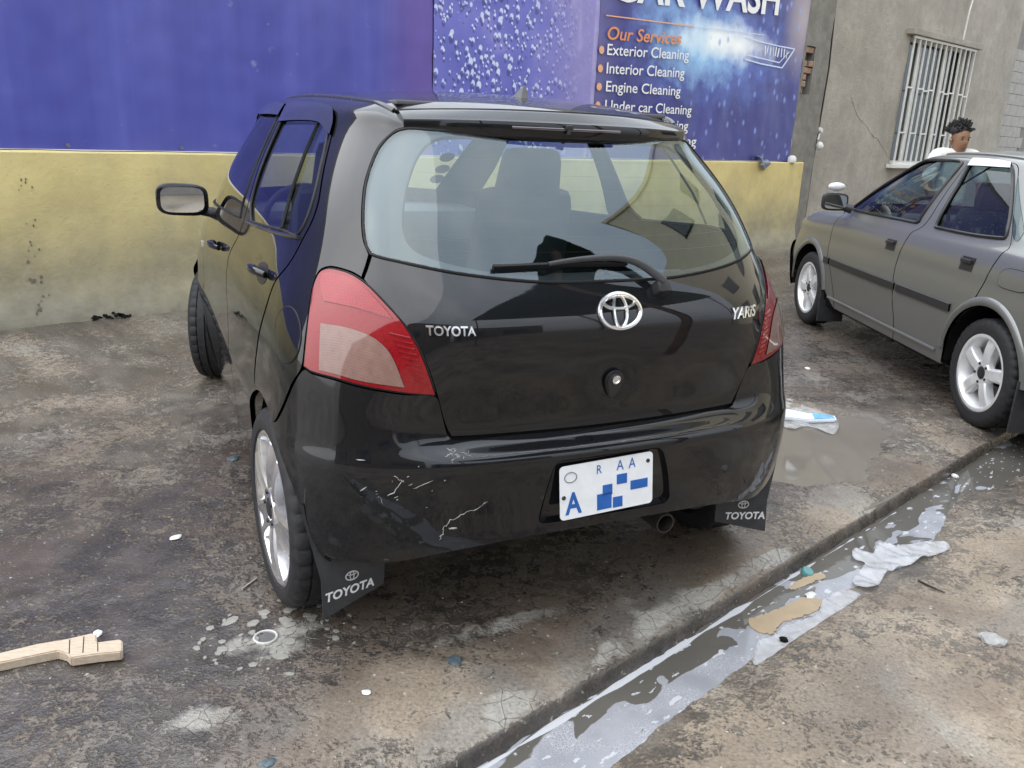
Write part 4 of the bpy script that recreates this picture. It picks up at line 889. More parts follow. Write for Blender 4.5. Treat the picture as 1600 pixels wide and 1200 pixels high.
    # ---- sides: quarter panel with roof rail, doors, wings
    winr = [(8.22, 12.15), (6.7, 12.15), (6.1, 12.0), (5.85, 11.4), (5.66, 10.5), (5.80, 9.85), (6.20, 9.42), (6.95, 9.46), (8.12, 9.40, 1), (8.30, 9.85), (8.30, 11.7)]
    winf = [(8.62, 11.8), (8.66, 9.6), (8.62, 9.38, 1), (10.4, 9.32), (11.7, 9.3), (12.15, 9.45), (12.1, 10.6), (11.95, 11.7), (11.4, 12.12), (10, 12.15), (8.9, 12.15)]
    for s in (-1, 1):
        ar = arch_r(66, math.degrees(math.atan2(.315, -.145)), 18)
        quarter = [(2.80, 13.95, 1), (4, 13.95), (6, 13.95), (9, 13.95), (12, 13.95), (13.2, 13.95, 1), (13.35, 12.5), (13.4, 11), (13.42, 9.3, 1), (12.75, 9.2, 1), (12.62, 10.5), (12.5, 11.8), (12.1, 12.5), (11.3, 12.68), (8.5, 12.68), (6.3, 12.62), (5.86, 12.4), (5.70, 11.6), (5.42, 10.3), (5.55, 9.8), (5.95, 9.3), (6.35, 8.75), (6.78, 8.11), (6.98, 7.36), (7.18, 6.54), (7.30, 5.6), (ar[0][0], ar[0][1], 1)] + ar[1:-1] + [(ar[-1][0], ar[-1][1], 1), (6.2, 5.33), (5.75, 6.22), (5.40, 6.66), (5.34, 7.17), (5.31, 7.7), (5.29, 8.18), (5.21, 8.52), (5.08, 8.69), (4.79, 8.77), (4.30, 8.68), (4.02, 8.56, 1), (3.83, 9.14, 1), (3.97, 9.5), (3.99, 10.1), (3.95, 10.8), (3.73, 11.52), (3.23, 12.1), (2.80, 12.42, 1)]
        q = P('quarter_panel', uvpath(sgn_path(quarter, s)), 'car_paint', du=1/8, dv=1/4)
        fuel = [(6.0 + .52 * math.cos(t), 7.15 + .52 * math.sin(t)) for t in np.linspace(0, 2 * math.pi, 40)[:-1]]
        if s < 0:
            fl = panel(L, 'fuel_door', uvpath(sgn_path(fuel, s), .1), 'car_paint', parent=q, off=.0022, skirt=.004, gap=.0)
            fp = uvpath(sgn_path(fuel, s), .1); b = MB(); b.tube((L.S(fp[:, 0], fp[:, 1]) + L.N(fp[:, 0], fp[:, 1]) * .0005), .0024, 5, closed=True); b.build('fuel_door_gap', 'rubber', fl, smooth=60)
        ad = arch_r(68, -3, 16)
        bs0 = yz(L, .90, .215); bs1 = yz(L, .87, .6); bs2 = yz(L, .85, .9); sill_r = yz(L, .36, .22)
        doorr = [(5.89, 12.36), (6.32, 12.58), (8.42, 12.62, 1), (8.46, 11), (8.42, 9.5), bs2, bs1, (bs0[0], bs0[1], 1), (sill_r[0], sill_r[1], 1)] + ad[::-1][1:-1] + [(ad[0][0], ad[0][1], 1), (7.33, 5.6), (7.21, 6.54), (7.01, 7.36), (6.81, 8.11), (6.38, 8.75), (5.98, 9.3), (5.58, 9.8), (5.45, 10.3), (5.73, 11.6)]
        d = P('rear_door', uvpath(sgn_path(doorr, s)), 'car_paint', holes=[uvpath(sgn_path(winr, s))])
        g = panel(L, 'window_glass', uvpath(sgn_path(winr, s)), 'side_glass', parent=d, off=-.004, skirt=0, gap=0)
        seal = uvpath(sgn_path(winr, s)); b = MB(); b.tube((L.S(seal[:, 0], seal[:, 1]))[::2], .005, 6, closed=True); b.build('window_seal', 'rubber', d, smooth=60)
        dv_ = np.array([(6.62, 12.1), (6.72, 11.2), (6.79, 10.32), (6.92, 9.5)]); b = MB(); b.tube(L.S(dv_[:, 0] * s, dv_[:, 1]) + L.N(dv_[:, 0] * s, dv_[:, 1]) * .002, .008, 6, flat=.5); b.build('window_divider', 'roof_trim', d, smooth=60)
        aa = np.linspace(6.1, 8.3, 20); b = MB(); b.tube(L.S(aa * s, np.full(20, 9.36)) + L.N(aa * s, np.full(20, 9.36)) * .004, .006, 6); b.build('belt_trim', 'roof_trim', d, smooth=60)
        # handle
        hu = np.linspace(7.10, 7.50, 14); hp = L.S(hu * s, np.linspace(8.12, 8.12, 14)); hn = L.N(hu * s, np.full(14, 8.12)); lift = .032 * np.sin(np.linspace(.12, math.pi - .12, 14)) ** .6
        b = MB(); b.tube(hp + hn * lift[:, None], [.009 + .004 * math.sin(math.pi * i / 13) for i in range(14)], 8, flat=1.3); b.build('door_handle', 'car_paint', d, smooth=60)
        cup = [(7.32 + .2 * math.cos(t), 8.12 + .36 * math.sin(t)) for t in np.linspace(0, 6.28, 24)[:-1]]; panel(L, 'handle_cup', uvpath(sgn_path(cup, s), .08), 'dark_trim', parent=d, off=.0008, skirt=0, gap=0)
        # rain visor over the rear window
        vis = [(8.32, 12.75), (7.5, 12.95), (6.6, 12.95), (6.05, 12.75), (5.80, 12.2), (5.74, 11.7, 1), (5.95, 11.75), (6.6, 11.95), (8.34, 11.75, 1)]
        panel(L, 'rain_visor', uvpath(sgn_path(vis, s)), 'visor', parent=d, off=.009, skirt=.006, gap=0)
        # front door
        f1 = yz(L, 1.98, .75); f0 = yz(L, 2.0, .45); f00 = yz(L, 1.99, .215); bs0_ = (bs0[0] + .016, bs0[1]); 
        doorf = [(8.438, 12.62, 1), (8.478, 11), (8.438, 9.5), (bs2[0] + .016, bs2[1]), (bs1[0] + .016, bs1[1]), (bs0_[0], bs0_[1], 1), (f00[0], f00[1], 1), f0, f1, (12.3, 8.6), (12.7, 9.15, 1), (12.56, 10.5), (12.44, 11.8), (12.05, 12.45), (11.3, 12.62)]
        d = P('front_door', uvpath(sgn_path(doorf, s)), 'car_paint', holes=[uvpath(sgn_path(winf, s))])
        panel(L, 'window_glass', uvpath(sgn_path(winf, s)), 'side_glass', parent=d, off=-.004, skirt=0, gap=0)
        seal = uvpath(sgn_path(winf, s)); b = MB(); b.tube((L.S(seal[:, 0], seal[:, 1]))[::2], .005, 6, closed=True); b.build('window_seal', 'rubber', d, smooth=60)
        vis = [(8.52, 12.6), (10, 12.75), (11.5, 12.7), (12.2, 12.3), (12.25, 11.95), (11.9, 11.9), (11.2, 12.1), (10, 12.0), (8.52, 11.95, 1)]
        panel(L, 'rain_visor', uvpath(sgn_path(vis, s)), 'visor', parent=d, off=.009, skirt=.006, gap=0)
        hu = np.linspace(9.2, 9.55, 14); hp = L.S(hu * s, np.full(14, 7.6)); hn = L.N(hu * s, np.full(14, 7.6))
        b = MB(); b.tube(hp + hn * lift[:, None], [.009 + .004 * math.sin(math.pi * i / 13) for i in range(14)], 8, flat=1.3); b.build('door_handle', 'car_paint', d, smooth=60)
        # front wing with repeater
        af = arch_f(176, 8, 30); f1b = (f1[0] + .016, f1[1]); f0b = (f0[0] + .016, f0[1]); f00b = (f00[0] + .016, f00[1])
        wing = [(13.35, 9.1, 1), (12.75, 9.1), (12.36, 8.6), f1b, f0b, (f00b[0], f00b[1], 1), (af[0][0], af[0][1] , 1)] + af[1:-1] + [(af[-1][0], af[-1][1], 1), (13.35, 4.5), (13.3, 6.2, 1), (12.95, 7.6), (13.1, 8.6)]
        w_ = P('front_wing', uvpath(sgn_path(wing, s)), 'car_paint')
        rp_ = yz(L, 2.02, .80); b = MB(); c = L.S(np.array(rp_[0] * s), np.array(rp_[1])); b.box(tuple(c), (.012, .045, .03), bevel=.005); b.build('side_repeater', 'clear_lens', w_)
        # wheel housings
        for cy, r_ in ((0, .345), (2.46, .348)):
            b = MB(); n = 24; V = []; F = []
            for i in range(n + 1):
                a = R(-4 + (186 if cy else 150) * i / n)
                for xx in (.80, .57): V.append((s * xx, cy + r_ * 1.0 * math.cos(a), .30 + r_ * math.sin(a)))
            for i in range(n): F.append((2*i, 2*i+1, 2*i+3, 2*i+2))
            k = len(V); V.append((s * .57, cy, .30)); F += [(2*i+1, k, 2*i+3) for i in range(n)]
            b.add(V, F); b.build('wheel_housing', 'under_black', car, smooth=40)
        # door mirror
        mc = Vector((s * .905, 1.80, 1.03)); b = MB(); bm = bmesh.new(); bmesh.ops.create_uvsphere(bm, u_segments=28, v_segments=16, radius=1)
        for v in bm.verts:
            x, y, z = v.co; sx = math.copysign(abs(x) ** .55, x) * .112; sz = math.copysign(abs(z) ** .55, z) * .072; v.co = Vector((sx, (y * .095 if y > 0 else y * .012), sz + .004 * sx / .11 * s))
        bm.verts.index_update(); b.add([mc + v.co for v in bm.verts], [[v.index for v in f.verts] for f in bm.faces]); bm.free(); mr = b.build('door_mirror', 'car_paint', car, smooth=60)
        b = MB(); poly = [(math.copysign(abs(math.cos(t)) ** .5, math.cos(t)) * .092, math.copysign(abs(math.sin(t)) ** .5, math.sin(t)) * .056) for t in np.linspace(0, 2 * math.pi, 41)[:-1]]
        mrot = Matrix.Rotation(R(-3) * -s, 3, 'Z')
        b.prism(poly, .0125, .0185, lambda a, c, e: tuple(mc + mrot @ Vector((a, -e, c)))); b.build('mirror_glass', 'mirror', mr)
        b = MB(); b.tube([mc + Vector((-s * .06, .03, -.045)), mc + Vector((-s * .12, .04, -.06)), Vector((s * .775, 1.84, .965))], [.028, .026, .034], 10, flat=.7); b.build('mirror_arm', 'dark_trim', mr, smooth=50)
    # ---- front: bonnet, bumper, lights, windscreen
    n = L.n; F2 = lambda pts: [p for p in pts] + [((2 * n - p[0], p[1]) + tuple(p[2:])) for p in pts[::-1]]
    wsn = P('windscreen', uvpath(F2([(13.48, 13.5), (13.45, 11), (13.48, 9.4, 1)])), 'side_glass', off=0, skirt=.004)
    P('bonnet', uvpath(F2([(13.42, 9.2), (13.2, 8.6), (13.1, 7.7), (13.6, 7.2), (15, 7.0)])), 'car_paint')
    fb = P('front_bumper', uvpath(F2([(15, 6.9), (13.5, 6.9), (13.4, 6), (13.4, 4), (13.42, 1.0, 1), (15, .9)])), 'car_paint')
    for s in (0, 1):
        hl = [(13.45, 6.3), (13.5, 7.2), (13.95, 7.5), (14.3, 7.0), (14.2, 6.3)]
        if s: hl = [(2 * n - a, b_) for a, b_ in hl]
        P('headlight', uvpath(hl), 'clear_lens', off=.006)
    panel(L, 'grille', uvpath(F2([(14.6, 3.2), (14.4, 2.2), (15, 1.7)])), 'dark_trim', parent=fb, off=.003, skirt=.004)
    # ---- inner shell (pillars, sills, gaps show dark)
    arR = arch_r(-8, 188, 40); arF = arch_f(-8, 188, 40)
    wind = uvpath(F2([(13.7, 13.2), (13.65, 11), (13.7, 9.6)]))
    for s in (-1, 1):
        outl = [(0, 13.9), (13.3, 13.9), (16, 13.6), (16, .6), (arF[0][0] , .6)] + [(a, max(.05, b_)) for a, b_ in arF] + [(arF[-1][0], .6), (arR[0][0], .6)] + [(a, max(.05, b_)) for a, b_ in arR] + [(arR[-1][0], 1.35), (3.6, 1.4), (2.68, 1.6), (1.73, 1.75), (0, 1.85)]
        outl = [(p[0] * s, p[1], 1) for p in outl]
        cl = [(max(.06, a), b_) for a, b_ in clear_h]
        ws = [(13.7, 13.2), (13.65, 11), (13.7, 9.6, 1), (15.95, 9.6, 1), (15.95, 13.2, 1)]
        hs = [uvpath(sgn_path(h, s)) for h in (cl, winr, winf, ws)]
        panel(L, 'inner_shell', uvpath(outl, .3), 'under_black', parent=car, holes=hs, off=-.016, skirt=0, gap=0, du=1/4, dv=1/2)
    # ---- roof between the ditches, ditch mouldings, spoiler
    us_ = np.concatenate([np.linspace(3.35, 6, 14), np.linspace(6.3, 12.6, 24)]); ed = L.S(us_, np.full(len(us_), 14.)); V = []; F = []; m = 24
    for i, e in enumerate(ed):
        k = i / (len(ed) - 1); bow = (-.112 * max(0, 1 - k * 3.5) ** 2 + .16 * max(0, (k - .6) / .4) ** 2); crown = .036 - .022 * max(0, 1 - k * 3) ** 1.5
        for j in range(m + 1):
            t = -1 + 2 * j / m; V.append(((abs(e[0]) - .012) * t, e[1] + bow * (1 - t * t), e[2] + .003 + crown * (1 - abs(t) ** 2.4)))
    for i in range(len(ed) - 1):
        for j in range(m): F.append((i*(m+1)+j, i*(m+1)+j+1, (i+1)*(m+1)+j+1, (i+1)*(m+1)+j))
    me = mesh('roof', V, F, True); bm = bmesh.new(); bm.from_mesh(me); bmesh.ops.recalc_face_normals(bm, faces=bm.faces)
    if sum(f.normal.z for f in bm.faces) < 0: bmesh.ops.reverse_faces(bm, faces=bm.faces)
    bm.to_mesh(me); bm.free(); roof = obj('roof', me, 'car_paint', car)
    for s in (-1, 1):
        aa = np.linspace(3.3, 12.8, 50); q = L.S(aa * s, np.full(50, 14.)); q[:, 2] += .001; q[:, 0] -= s * .003
        b = MB(); b.tube(q, .0085, 8, flat=.6); b.build('roof_moulding', 'roof_trim', roof, smooth=60)
    re = np.array(V[:m + 1])                                    # rear edge of the roof
    # spoiler: sections across x
    V2 = []; F3 = []; xs_ = np.linspace(-1, 1, 41)
    for t in xs_:
        x = .448 * t; j = (t + 1) / 2 * m; j0 = int(min(m - 1, math.floor(j))); f = j - j0; r0 = re[j0] * (1 - f) + re[j0 + 1] * f
        ye = -.178 + .085 * abs(t) ** 2.4; zt = 1.418 - .006 * abs(t) ** 3
        sec = [(r0[1] - .005, r0[2] - .014), (r0[1] - .005, r0[2] - .001), (r0[1] * .55 + ye * .45, r0[2] * .55 + (zt + .003) * .45 + .004), (ye + .012, zt + .002), (ye, zt - .004), (ye - .003, zt - .016), (ye + .002, zt - .044), (ye + .010, zt - .054), (ye + .05, zt - .046)]
        V2 += [(x, a, c) for a, c in sec]
    w = 9
    for i in range(40):
        for j in range(w - 1): F3.append((i*w+j, i*w+j+1, (i+1)*w+j+1, (i+1)*w+j))
    F3.append(tuple(range(w))); F3.append(tuple(40*w + j for j in range(w))[::-1])
    b = MB(); b.add(V2, F3); spo = b.build('spoiler', 'car_paint', car, smooth=45)
    b = MB(); b.tube([(p[0] * .995, p[1] - .004, p[2] - .0008) for p in re], .0026, 5); b.build('spoiler_seam', 'rubber', spo, smooth=60)
    b = MB()
    pts = [Vector((x, -.1825 + .085 * abs(x / .448) ** 2.4, 1.399)) for x in np.linspace(-.17, .17, 24)]
    b.tube(pts, .006, 8, flat=.5); b.build('brake_light', 'tail_dark', spo, smooth=50)
    b = MB(); b.box((-.002, -.187, 1.404), (.022, .014, .014), bevel=.004); b.tube([(-.004, -.19, 1.399), (-.004, -.191, 1.386)], .005, 8); b.build('washer_nozzle', 'dark_trim', spo, smooth=40)
    # aerial stub
    ab = MB(); ax, ay, az = .0, .15, 1.487
    ab.add([(ax-.013, ay-.035, az-.004), (ax+.013, ay-.035, az-.004), (ax+.010, ay+.05, az-.004), (ax-.012, ay+.05, az-.004), (ax-.004, ay-.030, az+.036), (ax+.004, ay-.030, az+.036), (ax+.003, ay-.016, az+.031), (ax-.003, ay-.016, az+.031)], [(0,1,2,3),(4,5,6,7),(0,1,5,4),(1,2,6,5),(2,3,7,6),(3,0,4,7)])
    ab.build('aerial', 'grey_plastic', roof, smooth=30)
    # ---- badges
    def drape(name, V, F, x0, z0, off, mat): 
        b = MB(); q = put_on(L, V, x0, z0, off); b.add(q, F); return b.build(name, mat, hatch)
    def word(name, s, x0, z0, size, xs, shear=0., bold=.0):
        V, F = text_poly(s, size, .0018, bold, xs, shear, 'CENTER'); return drape(name, V, F, x0, z0, .005, 'chrome')
    word('badge_lettering', 'TOYOTA', -.449, .914, .031, .86, 0, .0008)
    word('badge_lettering', 'YARiS', .418, .914, .042, .98, .25, .0008)
    def ring(a, b_, r, cx=0, cz=0, n=40): 
        B = MB(); B.tube([(cx + a * math.cos(t), cz + b_ * math.sin(t), 0) for t in np.linspace(0, 2 * math.pi, n + 1)[:-1]], r, 6, closed=True); return B
    def emblem(x0, z0, k):
        o = []
        for a, c, r, cz in ((.060, .041, .0058, 0), (.019, .0385, .0045, 0), (.046, .0145, .0045, .022)):
            B = ring(a * k, c * k, r * k, 0, cz * k); o.append((B.V, B.F))
        return o
    V = []; F = []
    for vv, ff in emblem(0, 0, 1.0): kk = len(V); V += vv; F += [tuple(i + kk for i in f) for f in ff]
    drape('emblem', V, F, 0, .955, .006, 'chrome')
    # lock with teardrop escutcheon
    poly = [(.027 * math.cos(t) * (1 - .32 * (math.sin(t) < 0) * abs(math.sin(t))), .028 * math.sin(t) if math.sin(t) > 0 else .050 * math.sin(t)) for t in np.linspace(0, 2 * math.pi, 33)[:-1]]
    b = MB(); b.prism(poly, -.002, .007); b.prism([(p[0] * .86, p[1] * .86) for p in poly], .007, .010); q = put_on(L, b.V, .0, .772, .0); c = MB(); c.add(q, b.F); lk = c.build('tailgate_lock', 'dark_trim', hatch, smooth=35)
    b = MB(); b.lathe([(.010, .0125), (.014, .012), (.015, .009), (.012, .007), (.012, .0005)], 24, 'z'); q = put_on(L, b.V, .0, .778, .0); c = MB(); c.add(q, b.F); c.build('key_barrel', 'chrome', lk, smooth=40)
    # ---- rear wiper
    pts = [(.135, 1.010), (.10, 1.040), (.06, 1.062), (.0, 1.072), (-.10, 1.070), (-.18, 1.063)]
    q = smooth_path(pts, .02, False); u, v = L.solve(np.abs(q[:, 0]), q[:, 1], (0, 2), 0, 4); s_ = np.where(q[:, 0] < 0, -1, 1); A = L.S(u * s_, v); Nn = L.N(u * s_, v)
    kk = np.linspace(0, 1, len(A)); lift = .030 - .012 * kk
    b = MB(); b.tube(A + Nn * lift[:, None], list(.014 - .0075 * kk), 8, flat=.7); wp = b.build('wiper_arm', 'dark_trim', hatch, smooth=50)
    q = smooth_path([(.05, 1.062), (-.12, 1.064), (-.325, 1.060)], .02, False); u, v = L.solve(np.abs(q[:, 0]), q[:, 1], (0, 2), 0, 4); s_ = np.where(q[:, 0] < 0, -1, 1); A = L.S(u * s_, v); Nn = L.N(u * s_, v)
    b = MB(); b.tube(A + Nn * .011, .006, 6, flat=1.6); b.build('wiper_blade', 'rubber', wp, smooth=50)
    b = MB(); c0 = A[0]; q = put_on(L, [(0, 0, 0)], .135, 1.008, .0)[0]; b.box((q[0], q[1] - .012, q[2]), (.042, .045, .036), bevel=.010, rot=Matrix.Rotation(R(-35), 3, 'X')); b.build('wiper_cap', 'dark_trim', wp, smooth=50)
    # ---- underside, exhaust, mud flaps
    b = MB(); b.box((0, 1.35, .30), (1.12, 3.3, .12), bevel=.04); b.build('underbody', 'under_black', car)
    b = MB(); b.lathe([(-.02, .026), (-.02, .031), (.22, .031), (.22, .026)], 24, 'y', c=(.235, -.47, .30), closed=True); ex = b.build('exhaust_pipe', 'rusty_steel', car, smooth=40)
    b = MB(); b.box((.22, -.20, .33), (.42, .2, .14), bevel=.05); b.build('silencer', 'rusty_steel', car, smooth=40)
    for s in (-1, 1):
        # flap: hangs behind the wheel, curved, follows the bumper edge at the top
        def fpt(a, b_):                                          # a 0 outer..1 inner, b_ 0 top..1 bottom
            xo = .795 - .045 * min(1, b_ * 1.5); xi = .560 + .01 * b_
            zt = .45 - .09 * a; zb = .122 + .045 * a
            x = xo + (xi - xo) * a; z = zt + (zb - zt) * b_
            y = -.360 + .048 * a + .030 * (1 - b_) * (1 - a)
            return (s * x, y, z)
        V = []; F = []; na, nb_ = 16, 12
        for t in (0, .006):
            for i in range(na + 1):
                for j in range(nb_ + 1): p = fpt(i / na, j / nb_); V.append((p[0], p[1] + t, p[2]))
        o2 = (na + 1) * (nb_ + 1); id_ = lambda i, j, k: k * o2 + i * (nb_ + 1) + j
        for i in range(na):
            for j in range(nb_):
                F.append((id_(i,j,0), id_(i+1,j,0), id_(i+1,j+1,0), id_(i,j+1,0))); F.append((id_(i,j,1), id_(i,j+1,1), id_(i+1,j+1,1), id_(i+1,j,1)))
        for i in range(na): F.append((id_(i,0,0), id_(i,0,1), id_(i+1,0,1), id_(i+1,0,0))); F.append((id_(i,nb_,0), id_(i+1,nb_,0), id_(i+1,nb_,1), id_(i,nb_,1)))
        for j in range(nb_): F.append((id_(0,j,0), id_(0,j+1,0), id_(0,j+1,1), id_(0,j,1))); F.append((id_(na,j,0), id_(na,j,1), id_(na,j+1,1), id_(na,j+1,0)))
        b = MB(); b.add(V, F); fl = b.build('mud_flap', 'flap_rubber', car, smooth=40)
        def onflap(V_, x0, z0):
            o = []
            for v in V_:
                X = abs(x0 + v[0]); Z = z0 + v[1]; a = .5
                for _ in range(20):
                    b_ = .5; 
                    for _ in range(12):
                        p = fpt(a, b_); b_ += (p[2] - Z) / max(.02, (fpt(a, 0)[2] - fpt(a, 1)[2])); b_ = min(1.2, max(-.3, b_))
                    p = fpt(a, b_); a += (abs(p[0]) - X) / .2 * .8; a = min(1.3, max(-.3, a))
                o.append((s * X, fpt(a, b_)[1] - .0022, Z))
            return o
        V_, F_ = text_poly('TOYOTA', .035, 0, .0011, .98, .12, 'CENTER'); b = MB(); b.add(onflap([(v[0], v[1] - s * v[0] * .04, v[2]) for v in V_], s * .672, .172), F_); b.build('flap_lettering', 'print_white', fl)
        b = MB()
        for vv, ff in emblem(0, 0, .30): b.add(onflap(vv, s * .664, .224), ff)
        b.build('flap_emblem', 'print_white', fl)
    # ---- wheels
    for s in (-1, 1):
        for y, st in ((0, R(-3.5) * s), (2.46, R(-17))):
            make_wheel(car, (s * .735, y, .300), s, .300, .190, .224, 5, (.05, .216, .080, .115, -.092, -.090, .05, .010), 'bright_alloy', rot=.35 + y, steer=st)
    # ---- cabin
    b = MB(); b.box((0, 2.25, .88), (1.36, .5, .18), bevel=.06); b.build('dashboard', 'cabin_grey', car, smooth=50)
    b = MB(); b.tube([(-.36 + .18 * math.cos(t), 1.83 - .05 * math.sin(t), .93 + .17 * math.sin(t)) for t in np.linspace(0, 6.283, 33)[:-1]], .015, 8, closed=True); b.tube([(-.36, 1.83, .93), (-.36, 2.1, .86)], .03, 8); b.tube([(-.53, 1.83, .93), (-.19, 1.83, .93)], .018, 8); b.build('steering_wheel', 'cabin_dark', car, smooth=50)
    for s in (-1, 1):
        x = s * .37; b = MB(); rot = Matrix.Rotation(R(14), 3, 'X')
        b.box((x, 1.22, .45), (.50, .52, .20), bevel=.06); b.box((x, .93, .83), (.48, .14, .70), bevel=.065, taper=.86, rot=rot); b.box((x, .83, 1.22), (.29, .10, .22), bevel=.045, taper=.85, rot=rot)
        b.build('front_seat', 'cabin_seat', car, smooth=50)
        b = MB(); b.box((x, .10, .72), (.60, .14, .46), bevel=.05, rot=rot); b.box((x, .30, .42), (.60, .5, .16), bevel=.05); b.build('rear_seat', 'cabin_seat', car, smooth=50)
    b = MB(); b.box((0, -.18, .86), (1.0, .40, .025), bevel=.008); b.build('parcel_shelf', 'cabin_dark', car)
    b = MB(); b.box((0, .75, 1.452), (.88, 1.5, .012), bevel=.004); b.build('headliner', 'cabin_grey', car)
    for a, c in ((13.95, 10.78), (13.85, 10.33), (13.82, 9.93)):
        panel(L, 'windscreen_sticker', uvpath([(a + .22 * math.cos(t), c + .17 * math.sin(t)) for t in np.linspace(0, 6.283, 25)[:-1]], .08), 'cabin_dark', parent=wsn, off=-.003, skirt=0, gap=0)
    return car, L
HATCH, HL = build_hatchback()
# ------------------------------------------------------------------ grey saloon: control grid (rear axle at the origin, +y forward)
def saloon_grid():
    def row(z, xy): return np.array([[x, y, (z[i] if isinstance(z, (list, tuple)) else z)] for i, (x, y) in enumerate(xy)], float)
    b3 = row(.52, [(0,-.95),(.25,-.945),(.48,-.93),(.62,-.90),(.73,-.83),(.79,-.70),(.815,-.45),(.825,0),(.827,.5),(.827,1.0),(.827,1.5),(.825,2.0),(.82,2.45),(.79,2.85),(.66,3.12),(.36,3.20),(0,3.22)])
    b1 = b3 * np.array([.965, 1, 1]); b1[:, 2] = .215; b1[:6, 1] += .05; b1[:6, 2] = .26; b1[13:, 1] -= .04; b1[13:, 2] = .23
    b0 = b1 * np.array([.94, 1, 1]); b0[:, 2] -= .02; b0[:6, 1] += .05; b0[13:, 1] -= .05
    b7 = row([.82,.82,.82,.82,.82,.815,.81,.805,.80,.80,.795,.79,.78,.76,.725,.71,.70], [(0,-.93),(.25,-.925),(.47,-.91),(.60,-.88),(.70,-.80),(.765,-.66),(.797,-.42),(.808,0),(.812,.5),(.813,1),(.811,1.5),(.803,2.0),(.785,2.45),(.735,2.80),(.60,3.02),(.33,3.09),(0,3.11)])
    b8 = row([.93,.93,.925,.92,.915,.91,.905,.90,.893,.887,.882,.877,.872,.86,.83,.815,.81], [(0,-.86),(.25,-.855),(.46,-.84),(.58,-.81),(.67,-.73),(.735,-.60),(.770,-.38),(.785,0),(.791,.5),(.793,1),(.790,1.5),(.778,2.0),(.745,2.38),(.68,2.58),(.53,2.74),(.30,2.80),(0,2.82)])
    b9 = row([.97,.97,.965,.96,.955,.95,.945,.935,.925,.92,.915,.91,.905,.91,.92,.925,.925], [(0,-.28),(.24,-.28),(.44,-.27),(.56,-.25),(.63,-.20),(.69,-.15),(.73,-.08),(.757,.1),(.770,.5),(.774,1),(.772,1.5),(.755,1.88),(.70,2.08),(.62,2.20),(.46,2.29),(.25,2.34),(0,2.36)])
    b12 = row([1.27,1.27,1.265,1.265,1.268,1.27,1.272,1.275,1.285,1.287,1.285,1.28,1.275,1.275,1.28,1.285,1.285], [(0,.22),(.22,.22),(.38,.22),(.46,.24),(.50,.27),(.525,.31),(.54,.37),(.55,.45),(.565,.65),(.572,.9),(.57,1.1),(.56,1.26),(.54,1.36),(.50,1.42),(.38,1.47),(.22,1.50),(0,1.51)])
    b13 = row([1.30,1.30,1.298,1.30,1.303,1.306,1.31,1.315,1.322,1.325,1.323,1.318,1.312,1.31,1.312,1.315,1.315], [(0,.30),(.22,.30),(.37,.30),(.44,.31),(.47,.34),(.495,.37),(.51,.42),(.52,.48),(.535,.66),(.54,.88),(.54,1.06),(.53,1.20),(.51,1.29),(.465,1.35),(.36,1.40),(.2,1.43),(0,1.44)])
    b14 = row([1.315,1.315,1.313,1.316,1.32,1.323,1.326,1.33,1.337,1.34,1.338,1.333,1.328,1.326,1.328,1.33,1.33], [(0,.36),(.2,.36),(.34,.36),(.40,.37),(.43,.40),(.45,.43),(.465,.47),(.475,.52),(.485,.68),(.49,.86),(.49,1.02),(.48,1.13),(.46,1.20),(.42,1.26),(.33,1.31),(.19,1.34),(0,1.35)])
    for b, k in ((b12, 1.), (b13, 1.), (b14, 1.)):
        b[:, 2] += .030; b[4:14, 0] += .020; b[10:, 1] += np.array([.02, .05, .07, .08, .08, .08, .08])
    b9[11:, 1] += np.array([.03, .06, .07, .08, .08, .08]); b9[9:13, 2] += .012
    b7[13:, 1] += np.array([.05, .08, .08, .08]); b7[12:, 2] += np.array([.01, .03, .05, .055, .055]); b8[12:, 2] += np.array([.01, .02, .035, .04, .04]); b8[13:, 1] += .08
    lerp = lambda a, b, t: a + (b - a) * t
    b2 = lerp(b1, b3, .52); b2[:, 0] *= 1.006
    b4 = lerp(b3, b7, .27); b5 = lerp(b3, b7, .52); b6 = lerp(b3, b7, .76)
    for b in (b4, b5): b[4:13, 0] += .004
    b10 = lerp(b9, b12, .34); b11 = lerp(b9, b12, .68)
    for b, k in ((b10, 1.), (b11, .9)): b[:4, 1] -= .012 * k; b[3:13, 0] += .012 * k; b[13:, 1] += .014 * k
    return np.stack([b0, b1, b2, b3, b4, b5, b6, b7, b8, b9, b10, b11, b12, b13, b14], 1)
